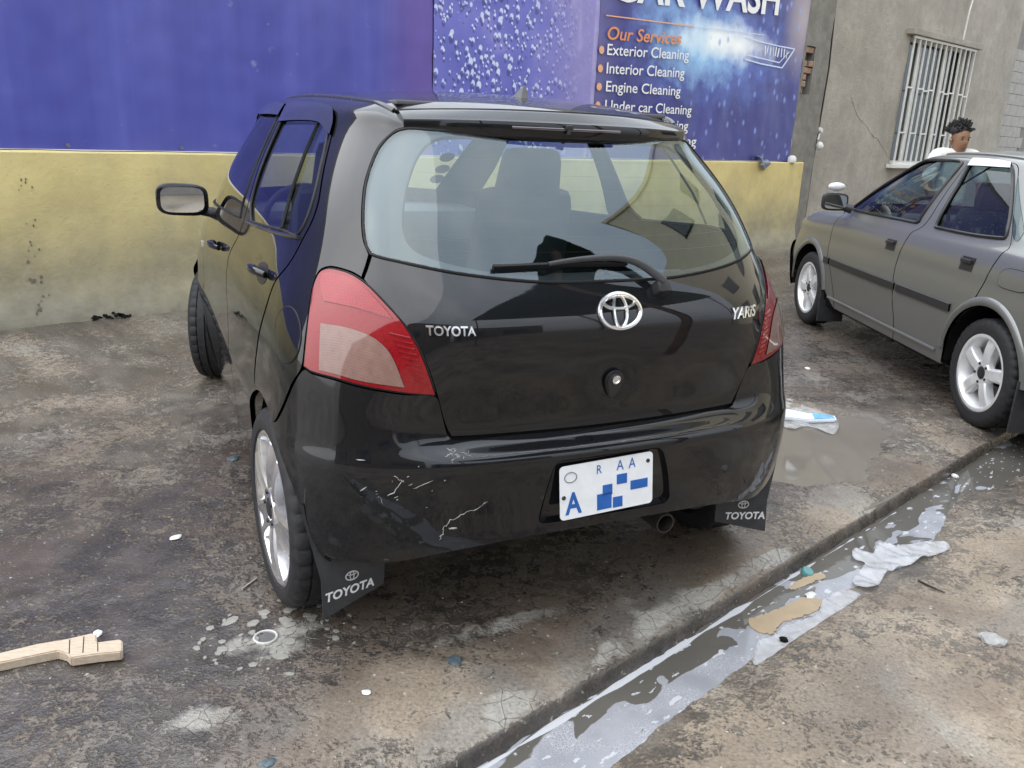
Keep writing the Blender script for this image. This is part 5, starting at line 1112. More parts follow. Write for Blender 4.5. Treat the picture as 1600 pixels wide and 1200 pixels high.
def build_saloon():
    L = Loft(saloon_grid())
    car = empty('saloon_car', (3.22327, 4.17597, 0), R(2.190), 'dark grey older four door saloon parked in front of the plastered building', 'car')
    P = lambda *a, **k: panel(L, *a, parent=car, **dict(dict(gap=.0006), **k)); M = 'grey_paint'
    AR = .352; ar = lambda cy, a0, a1, n, lo, hi: arc_yz(L, cy, .287, AR, R(a0), R(a1), n, lo, hi)
    winf = [(8.98, 11.9), (8.93, 9.5), (8.90, 9.22, 1), (10.4, 9.2), (11.6, 9.25), (12.25, 9.5), (12.2, 10.6), (12.05, 11.7), (11.5, 12.15), (10.2, 12.2), (9.2, 12.15)]
    winr = [(8.62, 12.1), (8.55, 11), (8.52, 9.5), (8.50, 9.22, 1), (7.6, 9.24), (6.85, 9.3, 1), (6.72, 10.2), (6.75, 11.2), (7.0, 12.0), (7.7, 12.15)]
    winq = [(6.60, 9.35), (6.05, 9.6, 1), (6.3, 10.8), (6.52, 11.6)]
    B = lambda y, z: yz(L, y, z, 5, 14)
    for s in (-1, 1):
        bs = [B(.955, .90), B(1.02, .72), B(.99, .50), B(.93, .34), B(.93, .235)]
        rs_ = [B(.05, .90), B(.10, .74)]; a_d = ar(0, 64, 14, 12, 5.5, 9); sl = B(.36, .235)
        f_ = [B(2.06, .90), B(2.11, .80), B(2.07, .60), B(1.88, .33), B(1.86, .235)]
        # rear door
        rd = [(6.55, 11.9), (7.0, 12.5), (8.80, 12.6, 1), (8.76, 11), (8.74, 9.4)] + bs[:-1] + [(bs[-1][0], bs[-1][1], 1), (sl[0], sl[1], 1)] + a_d[::-1][1:-1] + [(a_d[0][0], a_d[0][1], 1), rs_[1], rs_[0], (6.72, 9.2), (6.6, 10.2)]
        d = P('rear_door', uvpath(sgn_path(rd, s)), M, holes=[uvpath(sgn_path(winr, s))])
        panel(L, 'window_glass', uvpath(sgn_path(winr, s)), 'saloon_glass', parent=d, off=-.008, skirt=0, gap=0)
        seal = uvpath(sgn_path(winr, s)); b = MB(); b.tube((L.S(seal[:, 0], seal[:, 1]) + L.N(seal[:, 0], seal[:, 1]) * .003)[::2], .010, 6, closed=True); b.build('window_frame', 'dark_trim', d, smooth=60)
        vis = [(8.66, 12.45), (7.1, 12.45), (7.0, 12.0, 1), (7.8, 11.92), (8.66, 11.85, 1)]; panel(L, 'rain_visor', uvpath(sgn_path(vis, s)), 'white_visor', parent=d, off=.016, skirt=.010, gap=0)
        # front door
        fd = [(8.814, 12.6, 1), (8.774, 11), (8.754, 9.4)] + [(q[0] + .014, q[1]) for q in bs[:-1]] + [(bs[-1][0] + .014, bs[-1][1], 1), (f_[-1][0], f_[-1][1], 1)] + f_[::-1][1:] + [(12.5, 9.15, 1), (12.5, 10.5), (12.35, 11.8), (11.9, 12.5), (11, 12.65)]
        d2 = P('front_door', uvpath(sgn_path(fd, s)), M, holes=[uvpath(sgn_path(winf, s))])
        panel(L, 'window_glass', uvpath(sgn_path(winf, s)), 'saloon_glass', parent=d2, off=-.008, skirt=0, gap=0)
        seal = uvpath(sgn_path(winf, s)); b = MB(); b.tube((L.S(seal[:, 0], seal[:, 1]) + L.N(seal[:, 0], seal[:, 1]) * .003)[::2], .010, 6, closed=True); b.build('window_frame', 'dark_trim', d2, smooth=60)
        # wing
        a_f = ar(2.43, 168, 12, 26, 10, 14.5)
        wg = [(13.3, 9.0, 1), (12.55, 9.05)] + [(q[0] + .014, q[1]) for q in f_[:-1]] + [(f_[-1][0] + .014, f_[-1][1], 1), (a_f[0][0], a_f[0][1], 1)] + a_f[1:-1] + [(a_f[-1][0], a_f[-1][1], 1), (13.35, 3.4), (13.5, 3.6, 1), (13.6, 6.8, 1), (13.35, 7.6), (13.25, 8.3)]
        w_ = P('front_wing', uvpath(sgn_path(wg, s)), M)
        # quarter panel with roof rail and pillars
        a_q = ar(0, 66, 168, 18, 4.5, 9)
        qp = [(3.2, 13.95, 1), (6, 13.95), (9, 13.95), (12, 13.95), (13.2, 13.95, 1), (13.35, 12), (13.4, 9.3, 1), (12.55, 9.2, 1), (12.55, 10.5), (12.4, 11.85), (11.95, 12.56), (11, 12.7), (8.8, 12.66), (7.0, 12.56), (6.5, 11.95), (6.585, 10.2), (6.705, 9.2), (rs_[0][0] - .014, rs_[0][1]), (rs_[1][0] - .014, rs_[1][1]), (a_q[0][0], a_q[0][1], 1)] + a_q[1:-1] + [(a_q[-1][0], a_q[-1][1], 1), (5.5, 3.0), (4.4, 3.1, 1), (4.2, 5.4, 1), (4.0, 7.4), (3.6, 8.2), (3.5, 8.9), (3.55, 9.2, 1), (3.6, 10.5), (3.3, 12.0), (3.1, 12.5, 1)]
        q = P('quarter_panel', uvpath(sgn_path(qp, s)), M)
        panel(L, 'quarter_glass', uvpath(sgn_path(winq, s)), 'saloon_glass', parent=q, off=.004, skirt=.004, gap=0)
        if s < 0:
            fu = [(6.72 + .26 * math.copysign(abs(math.cos(t)) ** .6, math.cos(t)), 6.75 + .62 * math.copysign(abs(math.sin(t)) ** .6, math.sin(t))) for t in np.linspace(0, 6.283, 33)[:-1]]
            fl = panel(L, 'fuel_door', uvpath(sgn_path(fu, s), .1), M, parent=q, off=.003, skirt=.004, gap=0); fp = uvpath(sgn_path(fu, s), .1); b = MB(); b.tube(L.S(fp[:, 0], fp[:, 1]) + L.N(fp[:, 0], fp[:, 1]) * .0005, .003, 5, closed=True); b.build('fuel_door_gap', 'rubber', fl, smooth=60)
        # handles
        for dd, hy, hz in ((d2, 1.15, .795), (d, .285, .808)):
            hu, hv = B(hy, hz); e = .10
            rec = [(hu - .12, hv - .42, 1), (hu + .12, hv - .42, 1), (hu + .12, hv + .42, 1), (hu - .12, hv + .42, 1)]; panel(L, 'handle_recess', uvpath(sgn_path(rec, s), .2), 'dark_trim', parent=dd, off=.002, skirt=.002, gap=0)
            c = L.S(np.array(hu * s), np.array(hv + .18)); nn = L.N(np.array(hu * s), np.array(hv + .18)); b = MB(); b.box(tuple(c + nn * .012), (.016, .095, .020), bevel=.004); b.build('door_handle', 'dark_trim', dd, smooth=40)
        # body side moulding, one strip per panel
        for dd, y0, y1 in ((d2, .98, 1.99), (d, .33, .95), (w_, 2.02, 2.12)):
            ys = np.linspace(y0, y1, 14); lo = [(float(a), float(b_)) for a, b_ in zip(*L.solve(ys, np.full(14, .538), (1, 2), 6, 14))]; hi = [(float(a), float(b_)) for a, b_ in zip(*L.solve(ys, np.full(14, .582), (1, 2), 6, 14))]
            lo[0] += (1,); lo[-1] += (1,); hi[0] += (1,); hi[-1] += (1,)
            o = panel(L, 'side_moulding', uvpath(sgn_path(lo + hi[::-1], s)), 'dark_trim', parent=dd, off=.010, skirt=.010, gap=0)
            us2, vs2 = L.solve(ys, np.full(14, .583), (1, 2), 6, 14); b = MB(); b.tube(L.S(us2 * s, vs2) + L.N(us2 * s, vs2) * .009, .0028, 5); b.build('moulding_strip', 'grey_paint', o, smooth=60)
        ys = np.linspace(.42, 1.98, 24); us_, vs_ = L.solve(ys, np.full(24, .30), (1, 2), 6, 14); b = MB(); b.tube(L.S(us_ * s, vs_) + L.N(us_ * s, vs_) * .002, .010, 6); b.build('sill_strip', M, car, smooth=60)
        # arch lips and housings
        for cy, lo, hi in ((0, 4.5, 9), (2.43, 10, 14.6)):
            a = np.linspace(R(172), R(4), 34) if cy else np.linspace(R(176), R(8), 34)
            V = []; F = []
            for rr, of in ((AR - .004, .006), (AR + .010, .016), (AR + .030, .013), (AR + .042, .001)):
                uu, vv = L.solve(cy + rr * np.cos(a), .287 + rr * np.sin(a), (1, 2), lo, hi); V += list(L.S(uu * s, vv) + L.N(uu * s, vv) * of)
            for k in range(3):
                for i in range(33): F.append((k*34+i, k*34+i+1, (k+1)*34+i+1, (k+1)*34+i))
            b = MB(); b.add(V, F); b.build('arch_lip', M, car, smooth=60)
            V = []; F = []; n = 24
            for i in range(n + 1):
                t_ = R(-4 + 188 * i / n)
                for xx in (.80, .55): V.append((s * xx, cy + AR * math.cos(t_), .287 + AR * math.sin(t_)))
            for i in range(n): F.append((2*i, 2*i+1, 2*i+3, 2*i+2))
            k = len(V); V.append((s * .55, cy, .287)); F += [(2*i+1, k, 2*i+3) for i in range(n)]
            b = MB(); b.add(V, F); b.build('wheel_housing', 'under_black', car, smooth=40)
        # front mud flap
        b = MB(); b.box((s * .73, 2.43 - .345, .22), (.20, .012, .26), bevel=.004); b.build('mud_flap', 'flap_rubber', car)
        b = MB(); b.box((s * .73, -.36, .22), (.20, .012, .26), bevel=.004); b.build('mud_flap', 'flap_rubber', car)
        # mirror and the round blind spot mirror on top
        mc = Vector((s * .900, 1.90, 1.000)); b = MB(); bm = bmesh.new(); bmesh.ops.create_uvsphere(bm, u_segments=24, v_segments=14, radius=1)
        for v in bm.verts:
            x, y, z = v.co; v.co = Vector((math.copysign(abs(x) ** .5, x) * .095, y * .06 if y > 0 else y * .012, math.copysign(abs(z) ** .5, z) * .062))
        bm.verts.index_update(); b.add([mc + v.co for v in bm.verts], [[v.index for v in f.verts] for f in bm.faces]); bm.free(); mr = b.build('door_mirror', 'dark_trim', car, smooth=60)
        b = MB(); b.prism([(math.copysign(abs(math.cos(t)) ** .45, math.cos(t)) * .078, math.copysign(abs(math.sin(t)) ** .45, math.sin(t)) * .048) for t in np.linspace(0, 6.283, 37)[:-1]], .009, .0135, lambda a, c, e: tuple(mc + Vector((a, -e, c)))); b.build('mirror_glass', 'mirror', mr)
        b = MB(); b.tube([mc + Vector((-s * .07, .02, -.03)), Vector((s * .77, 1.90, .955))], [.03, .036], 8); b.build('mirror_arm', 'dark_trim', mr, smooth=50)
        if s < 0:
            b = MB(); V = []; sph = []; bm = bmesh.new(); bmesh.ops.create_uvsphere(bm, u_segments=20, v_segments=12, radius=1)
            for v in bm.verts: v.co = Vector((v.co.x * .062, v.co.y * .03, v.co.z * .030))
            bm.verts.index_update(); b.add([mc + Vector((0, .01, .105)) + v.co for v in bm.verts], [[v.index for v in f.verts] for f in bm.faces]); bm.free(); b.tube([mc + Vector((0, .015, .05)), mc + Vector((0, .015, .085))], .012, 6); b.build('blind_spot_mirror', 'white_visor', mr, smooth=60)
    n = L.n; F2 = lambda pts: [p for p in pts] + [((2 * n - p[0], p[1]) + tuple(p[2:])) for p in pts[::-1]]
    P('windscreen', uvpath(F2([(13.48, 13.4), (13.45, 11), (13.48, 9.4, 1)])), 'saloon_glass', skirt=.004)
    P('bonnet', uvpath(F2([(13.42, 9.2), (13.3, 8.4), (13.4, 7.6), (13.65, 7.0), (15, 6.9)])), M)
    fb = P('front_bumper', uvpath(F2([(15, 3.9), (13.6, 3.9), (13.35, 3.3), (13.2, 1.1, 1), (15, .9)])), M, off=.02)
    gp = P('front_panel', uvpath(F2([(15, 6.85), (13.65, 6.8), (13.6, 3.95), (15, 3.95)])), 'dark_trim')
    for k in (0, 1):
        hl = [(13.7, 4.4), (13.7, 6.5), (14.7, 6.5), (14.7, 4.4)]
        if k: hl = [(2 * n - a, b_) for a, b_ in hl]
        P('headlight', uvpath(hl), 'clear_lens', off=.006)
    P('rear_window', uvpath(mirror_path([(0, 12.4), (2.8, 12.3), (3.2, 11.6), (3.5, 10.4), (3.45, 9.35), (2.5, 9.15), (0, 9.12)])), 'saloon_glass', skirt=.004)
    P('boot_lid', uvpath(mirror_path([(0, 9.05), (2.6, 9.08), (3.45, 9.1, 1), (3.45, 8.5), (3.4, 7.6), (3.3, 5.0, 1), (0, 4.8)])), M)
    rb = P('rear_bumper', uvpath(mirror_path([(0, 4.1), (3, 4.1), (4.3, 3.7), (5.6, 3.45), (6.02, 3.3, 1), (5.75, 1.9), (5.6, 1.1, 1), (3, 1.05), (0, 1.0)])), M, off=.022)
    for s in (-1, 1): P('tail_light', uvpath(sgn_path([(4.15, 5.0), (4.1, 7.2), (3.4, 7.3), (3.36, 5.0)], s)), 'tail_red', off=.005)
    uu = np.linspace(-5.9, 5.9, 80); vv = np.full(80, 3.35); b = MB(); b.tube(L.S(uu, vv) + L.N(uu, vv) * .024, .012, 6, flat=.5); b.build('bumper_strip', 'chrome', rb, smooth=60)
    # inner shell
    for s in (-1, 1):
        a_R = ar(0, -8, 188, 36, 4.2, 9.2); a_F = ar(2.43, -8, 188, 36, 10, 14.8)
        outl = [(0, 13.9), (13.3, 13.9), (16, 13.6), (16, .6), (a_F[0][0], .6)] + [(a, max(.05, b_)) for a, b_ in a_F] + [(a_F[-1][0], .6), (a_R[0][0], .6)] + [(a, max(.05, b_)) for a, b_ in a_R] + [(a_R[-1][0], .6), (0, .7)]
        ws = [(13.7, 13.2), (13.65, 11), (13.7, 9.6, 1), (15.95, 9.6, 1), (15.95, 13.2, 1)]; rw = [(.06, 12.2), (2.6, 12.1), (3.1, 11.4), (3.3, 10.4), (3.25, 9.5), (.06, 9.3)]
        panel(L, 'inner_shell', uvpath([(p[0] * s, p[1], 1) for p in outl], .3), 'under_black', parent=car, holes=[uvpath(sgn_path(h, s)) for h in (winf, winr, ws, rw)], off=-.018, skirt=0, gap=0, du=1/4, dv=1/2)
    # roof
    us_ = np.concatenate([np.linspace(3.6, 6, 10), np.linspace(6.3, 12.6, 20)]); ed = L.S(us_, np.full(len(us_), 14.)); V = []; F = []; m = 20
    for i, e in enumerate(ed):
        k = i / (len(ed) - 1); bow = (-.01 * max(0, 1 - k * 3.5) ** 2 + .12 * max(0, (k - .6) / .4) ** 2)
        for j in range(m + 1): t = -1 + 2 * j / m; V.append(((abs(e[0]) - .004) * t, e[1] + bow * (1 - t * t), e[2] + .004 + .028 * (1 - abs(t) ** 2.2)))
    for i in range(len(ed) - 1):
        for j in range(m): F.append((i*(m+1)+j, i*(m+1)+j+1, (i+1)*(m+1)+j+1, (i+1)*(m+1)+j))
    b = MB(); b.add(V, F); rf = b.build('roof', M, car, smooth=60)
    for s in (-1, 1):
        aa = np.linspace(3.6, 12.8, 50); q = L.S(aa * s, np.full(50, 13.95)); q[:, 2] += .004; b = MB(); b.tube(q, .010, 8, flat=.8); b.build('drip_rail', M, rf, smooth=60)
    b = MB(); b.box((0, 1.2, .26), (1.45, 3.3, .12), bevel=.04); b.build('underbody', 'under_black', car)
    for s in (-1, 1):
        for y in (0, 2.43): make_wheel(car, (s * .718, y, .287), s, .287, .180, .196, 5, (.04, .190, .058, .074, -.070, -.066, .045, -.010 if False else .0), 'satin_alloy', rot=.18 if y == 0 else .9)
    # cabin
    for s in (-1, 1):
        x = s * .34; rot = Matrix.Rotation(R(14), 3, 'X'); b = MB(); b.box((x, 1.25, .42), (.48, .5, .18), bevel=.05); b.box((x, .98, .76), (.46, .13, .62), bevel=.06, taper=.9, rot=rot); b.box((x, .89, 1.13), (.26, .08, .17), bevel=.04, rot=rot); b.build('front_seat', 'cabin_seat', car, smooth=50)
    b = MB(); b.box((0, .28, .42), (1.2, .5, .18), bevel=.05); b.box((0, .0, .74), (1.2, .14, .58), bevel=.06, rot=Matrix.Rotation(R(16), 3, 'X')); b.build('rear_bench', 'cabin_seat', car, smooth=50)
    b = MB(); b.box((0, 2.05, .84), (1.3, .4, .16), bevel=.05); b.build('dashboard', 'cabin_dark', car, smooth=50)
    b = MB(); b.tube([(-.34 + .18 * math.cos(t), 1.72 - .05 * math.sin(t), .90 + .17 * math.sin(t)) for t in np.linspace(0, 6.283, 33)[:-1]], .014, 8, closed=True); b.tube([(-.34, 1.72, .90), (-.34, 2.0, .84)], .028, 8); b.tube([(-.51, 1.72, .90), (-.17, 1.72, .90)], .016, 8); b.build('steering_wheel', 'cabin_dark', car, smooth=50)
    return car, L
SALOON, SL = build_saloon()
# ------------------------------------------------------------------ person behind the saloon
def build_person():
    px, py = 3.93, 7.80; g = gz(px, py) - .0
    J = {'pelvis': (0, 0, .86), 'spine': (0, .01, 1.00), 'chest': (0, .015, 1.16), 'collar': (0, .01, 1.315), 'neck': (0, -.005, 1.345), 'jaw': (0, -.03, 1.395), 'face': (0, -.03, 1.46), 'brow': (0, -.018, 1.52), 'crown': (0, 0, 1.575)}
    rad = {'pelvis': (.150, .105), 'spine': (.135, .095), 'chest': (.155, .105), 'collar': (.085, .07), 'neck': (.054, .054), 'jaw': (.058, .066), 'face': (.073, .085), 'brow': (.076, .09), 'crown': (.055, .065)}
    E = [('pelvis', 'spine'), ('spine', 'chest'), ('chest', 'collar'), ('collar', 'neck'), ('neck', 'jaw'), ('jaw', 'face'), ('face', 'brow'), ('brow', 'crown')]
    for n, s in (('l', -1), ('r', 1)):
        J.update({n+'sh': (s*.19, .0, 1.345), n+'el': (s*.27, -.05, 1.09), n+'wr': (s*.20, -.16, .86), n+'ha': (s*.19, -.23, .83), n+'hip': (s*.085, 0, .80), n+'kn': (s*.095, -.02, .45), n+'an': (s*.10, .01, .08), n+'to': (s*.115, -.13, .035)})
        rad.update({n+'sh': (.062, .058), n+'el': (.042, .042), n+'wr': (.028, .028), n+'ha': (.03, .02), n+'hip': (.085, .088), n+'kn': (.057, .06), n+'an': (.038, .045), n+'to': (.04, .03)})
        E += [('collar', n+'sh'), (n+'sh', n+'el'), (n+'el', n+'wr'), (n+'wr', n+'ha'), ('pelvis', n+'hip'), (n+'hip', n+'kn'), (n+'kn', n+'an'), (n+'an', n+'to')]
        for k, (dx, dz) in enumerate(((-.022, .004), (-.007, .008), (.008, .008), (.022, .003))):
            a, b = f'{n}f{k}', f'{n}g{k}'; J[a] = (s*.19 + dx, -.285, .815 + dz); J[b] = (s*.19 + dx, -.315, .79 + dz); rad[a] = (.009, .009); rad[b] = (.007, .007); E += [(n+'ha', a), (a, b)]
        J[n+'t'] = (s*.155, -.255, .835); rad[n+'t'] = (.010, .010); E += [(n+'ha', n+'t')]
    def skin(name, keys, edges, grow, mat, parent=None, sub=2):
        ks = list(keys); me = bpy.data.meshes.new(name); me.from_pydata([J[k] for k in ks], [(ks.index(a), ks.index(b)) for a, b in edges], []); o = bpy.data.objects.new(name, me); COL.objects.link(o)
        md = o.modifiers.new('skin', 'SKIN'); md.use_smooth_shade = True; sk = me.skin_vertices[0].data
        for i, k in enumerate(ks): sk[i].radius = (rad[k][0] + grow, rad[k][1] + grow); sk[i].use_root = (i == 0)
        sb = o.modifiers.new('sub', 'SUBSURF'); sb.levels = sub; sb.render_levels = sub; bpy.context.view_layer.update()
        m2 = bpy.data.meshes.new_from_object(o.evaluated_get(bpy.context.evaluated_depsgraph_get())); bpy.data.objects.remove(o); m2.polygons.foreach_set('use_smooth', [True] * len(m2.polygons)); return obj(name, m2, mat, parent)
    body = skin('person', list(J), E, 0, 'skin_brown'); body.location = (px, py, g); body.rotation_euler = (0, 0, R(8))
    # pull out a nose and press in the eye sockets
    for v in body.data.vertices:
        x, y, z = v.co
        if y < -.06 and 1.36 < z < 1.6:
            v.co.y -= .026 * math.exp(-(x / .014) ** 2 - ((z - 1.448) / .020) ** 2); v.co.y += .010 * (math.exp(-((abs(x) - .031) / .016) ** 2 - ((z - 1.478) / .012) ** 2)); v.co.y -= .008 * math.exp(-(x / .024) ** 2 - ((z - 1.412) / .010) ** 2)
    tag(body, 'person with short dark hair and white shirt standing behind the grey saloon', 'person')
    tk = ['pelvis', 'spine', 'chest', 'collar', 'lsh', 'rsh', 'lel', 'rel']; J2 = dict(J)
    skin('shirt', tk, [('pelvis', 'spine'), ('spine', 'chest'), ('chest', 'collar'), ('collar', 'lsh'), ('collar', 'rsh'), ('lsh', 'lel'), ('rsh', 'rel')], .016, 'shirt_white', body)
    lk = ['pelvis', 'lhip', 'lkn', 'lan', 'rhip', 'rkn', 'ran']; skin('trousers', lk, [('pelvis', 'lhip'), ('lhip', 'lkn'), ('lkn', 'lan'), ('pelvis', 'rhip'), ('rhip', 'rkn'), ('rkn', 'ran')], .014, 'trousers_dark', body)
    # hair: short twists all over the crown
    rs = random.Random(2); b = MB(); bm = bmesh.new(); bmesh.ops.create_icosphere(bm, subdivisions=3, radius=1)
    for v in bm.verts: v.co = Vector((v.co.x * .088, v.co.y * .098 + .012, max(v.co.z, -.25) * .078 + 1.548)) * 1.0 + Vector((0, 0, .010)) * mnoise.noise(v.co * 4)
    bm.verts.index_update(); b.add([v.co for v in bm.verts], [[v.index for v in f.verts] for f in bm.faces]); bm.free()
    for k in range(170):
        a = rs.uniform(0, 6.283); e = rs.uniform(.0, 1.5); d = Vector((math.cos(a) * math.cos(e), math.sin(a) * math.cos(e), math.sin(e)))
        p = Vector((d.x * .084, d.y * .094 + .012, 1.548 + d.z * .074)); L_ = rs.uniform(.018, .040); q = p + d * L_ + Vector((rs.uniform(-.012, .012), rs.uniform(-.012, .012), rs.uniform(-.004, .014)))
        b.tube([p - d * .004, (p + q) / 2 + Vector((rs.uniform(-.005, .005),) * 3), q], [.009, .0085, .005], 5)
    b.build('hair', 'hair_black', body, smooth=60)
    for s in (-1, 1):
        e = MB(); e.lathe([(-.004, .0005), (-.003, .006), (0, .008)], 10, 'y', c=(s * .031, -.094, 1.478)); e.build('eye', 'hair_black', body, smooth=60)
        e = MB(); e.tube([(s * .016, -.108, 1.495), (s * .032, -.108, 1.500), (s * .047, -.098, 1.496)], .0045, 5, flat=.6); e.build('eyebrow', 'hair_black', body, smooth=60)
        e = MB(); e.lathe([(-.008, .0005), (-.006, .012), (0, .018), (.006, .016)], 12, 'x', c=(s * .078, .0, 1.465)); e.build('ear', 'skin_brown', body, smooth=60)
    e = MB(); e.tube([(-.022, -.098, 1.412), (0, -.106, 1.413), (.022, -.098, 1.412)], .005, 6, flat=.7); e.build('mouth', 'lip_brown', body, smooth=60)
    return body
plain('skin_brown', (.22, .115, .065), .5, var=.12, scale=20); plain('lip_brown', (.16, .065, .05), .5); plain('hair_black', (.012, .011, .011), .7, var=.3, scale=90); plain('shirt_white', (.60, .60, .57), .8, var=.06, scale=20); plain('trousers_dark', (.05, .055, .08), .85, var=.2)
PERSON = build_person()

# ------------------------------------------------------------------ small things on the ground
def slab_on(name, poly, z0, th, mat, label, cat, bevel=.003, group=None, curl=0., seed=0, torn=0.):
    """flat solid piece with its own thickness; torn > 0 frays its outline"""
    if torn:
        rt = random.Random(seed + 4); poly = [(p[0] + rt.gauss(0, torn), p[1] + rt.gauss(0, torn)) for p in smooth_path(poly, .009)]; bevel = 0
    cx = sum(p[0] for p in poly) / len(poly); cy = sum(p[1] for p in poly) / len(poly)
    bm = bmesh.new(); vs_ = [bm.verts.new((p[0] - cx, p[1] - cy, 0)) for p in poly]; f = bm.faces.new(vs_); bmesh.ops.recalc_face_normals(bm, faces=[f])
    if f.normal.z < 0: f.normal_flip()
    r = bmesh.ops.extrude_face_region(bm, geom=[f]); up = [v for v in r['geom'] if isinstance(v, bmesh.types.BMVert)]
    for v in up: v.co.z += th
    bmesh.ops.recalc_face_normals(bm, faces=bm.faces)
    if bevel: bmesh.ops.bevel(bm, geom=[e for e in bm.edges], offset=bevel, segments=2, affect='EDGES', clamp_overlap=True)
    bmesh.ops.triangulate(bm, faces=[f for f in bm.faces if len(f.verts) > 4])
    for v in bm.verts: v.co.z += curl * mnoise.noise(Vector((v.co.x * 14 + seed, v.co.y * 14, 0)))
    me = bpy.data.meshes.new(name); bm.to_mesh(me); bm.free(); soften(me, 40); o = obj(name, me, mat, loc=(cx, cy, z0)); return tag(o, label, cat, group)
def film(name, poly, z0, mat, label, cat, amp=.012, seed=0, step=.012, th=.0008):
    """thin crumpled sheet"""
    P = np.array(poly); c = P.mean(0); x0, y0 = P.min(0); x1, y1 = P.max(0); G = np.array(np.meshgrid(np.arange(x0, x1, step), np.arange(y0, y1, step))).reshape(2, -1).T; G = G[in_poly(G, P)]
    dense = smooth_path([tuple(p) for p in poly], step); A = np.concatenate([dense, G]); n = len(dense)
    r = delaunay_2d_cdt([Vector(a) for a in A], [(i, (i + 1) % n) for i in range(n)], [], 0, 1e-6); V2 = np.array([tuple(v) for v in r[0]]); F = [f for f in r[2] if in_poly(V2[list(f)].mean(0)[None], dense)[0]]
    z = amp * (np.abs(fbm(V2[:, 0] + seed, V2[:, 1], 9, 3)) * 1.4 + .3 * np.abs(fbm(V2[:, 0], V2[:, 1] + seed, 30, 2)))
    V = [(x - c[0], y - c[1], q) for (x, y), q in zip(V2, z)]; me = mesh(name, V, F, True)
    if sum(p.normal.z for p in me.polygons) < 0: me.flip_normals()
    o = obj(name, me, mat, loc=(c[0], c[1], z0)); md = o.modifiers.new('s', 'SOLIDIFY'); md.thickness = th; return tag(o, label, cat)
t = NT('old_wood'); g_ = t.noise(30, 4, .6, vec=t.mapping(scale=(1, 6, 6), rot=(0, 0, R(-25)))); t.set(color=t.ramp(g_, [(.3, (.40, .31, .22)), (.6, (.50, .41, .31)), (.8, (.56, .47, .37))]), rough=.75); t.bump(g_, .3, .003)
plank = [(-1.50, 1.724), (-1.356, 1.81), (-1.31, 1.84), (-1.235, 1.886), (-1.172, 1.912), (-1.142, 1.93), (-1.119, 1.943), (-1.106, 1.937), (-1.086, 1.903), (-1.035, 1.92), (-1.024, 1.916), (-1.003, 1.872), (-1.005, 1.866), (-1.059, 1.852), (-1.119, 1.831), (-1.13, 1.838), (-1.138, 1.848), (-1.169, 1.858), (-1.285, 1.799), (-1.332, 1.772), (-1.48, 1.688)]
pk = slab_on('wooden_slat', plank, gz(-1.15, 1.88) + .001, .028, 'old_wood', 'pale carved wooden slat with a stepped end lying on the wet concrete', 'wood', .005)
for a, b_ in (((-1.162, 1.907), (-1.132, 1.847)), ((-1.132, 1.923), (-1.099, 1.853)), ((-1.083, 1.9), (-1.064, 1.862))):
    m_ = MB(); m_.tube([(a[0] - pk.location.x, a[1] - pk.location.y, .0275), (b_[0] - pk.location.x, b_[1] - pk.location.y, .0275)], .0016, 5); m_.build('groove', 'dark_trim', pk)
plain('ring_metal', (.50, .49, .46), .5, var=.1); plain('drain_grey', (.11, .11, .11), .7)
# pipe ring set in cracked cement
rx, ry = -.663, 2.001; z_ = gz(rx, ry); m_ = MB(); m_.lathe([(z_ - .01, .027), (z_ + .006, .028), (z_ + .008, .031), (z_ + .006, .034), (z_ - .01, .035)], 36, 'z', c=(rx, ry, 0)); rg_ = m_.build('drain_ring', 'ring_metal', smooth=50); tag(rg_, 'small pale ring of a pipe end set in the cracked cement', 'drain')
m_ = MB(); m_.lathe([(z_ + .002, .0005), (z_ + .002, .0275)], 24, 'z', c=(rx, ry, 0)); m_.build('drain_plug', 'drain_grey', rg_)
# cement flakes round the ring: each a chip of its own
t = plain('cement_flake', (.25, .24, .215), .85, var=.22, scale=40, bump=.4)
rs = random.Random(21)
for k in range(62):
    a = rs.uniform(0, 6.283); d = rs.uniform(.045, .19) if k < 50 else rs.uniform(.17, .24); x = rx + .01 + d * math.cos(a) * 1.05; y = ry + .01 + d * math.sin(a) * .85; n_ = rs.randint(5, 7); r0 = rs.uniform(.009, .024) * (1 - .4 * (d > .15)); ax_ = rs.uniform(.55, .9); ro = rs.uniform(0, 3.14)
    z_ = gz(x, y); m_ = MB(); poly = []
    for i in range(n_):
        th = 6.283 * i / n_; q = r0 * rs.uniform(.75, 1.15); u_, v_ = q * math.cos(th), q * math.sin(th) * ax_; poly.append((u_ * math.cos(ro) - v_ * math.sin(ro), u_ * math.sin(ro) + v_ * math.cos(ro)))
    m_.prism(poly, -.008, rs.uniform(.0015, .004)); o = m_.build('cement_flake', 'cement_flake', ground); o.location = (x, y, z_)
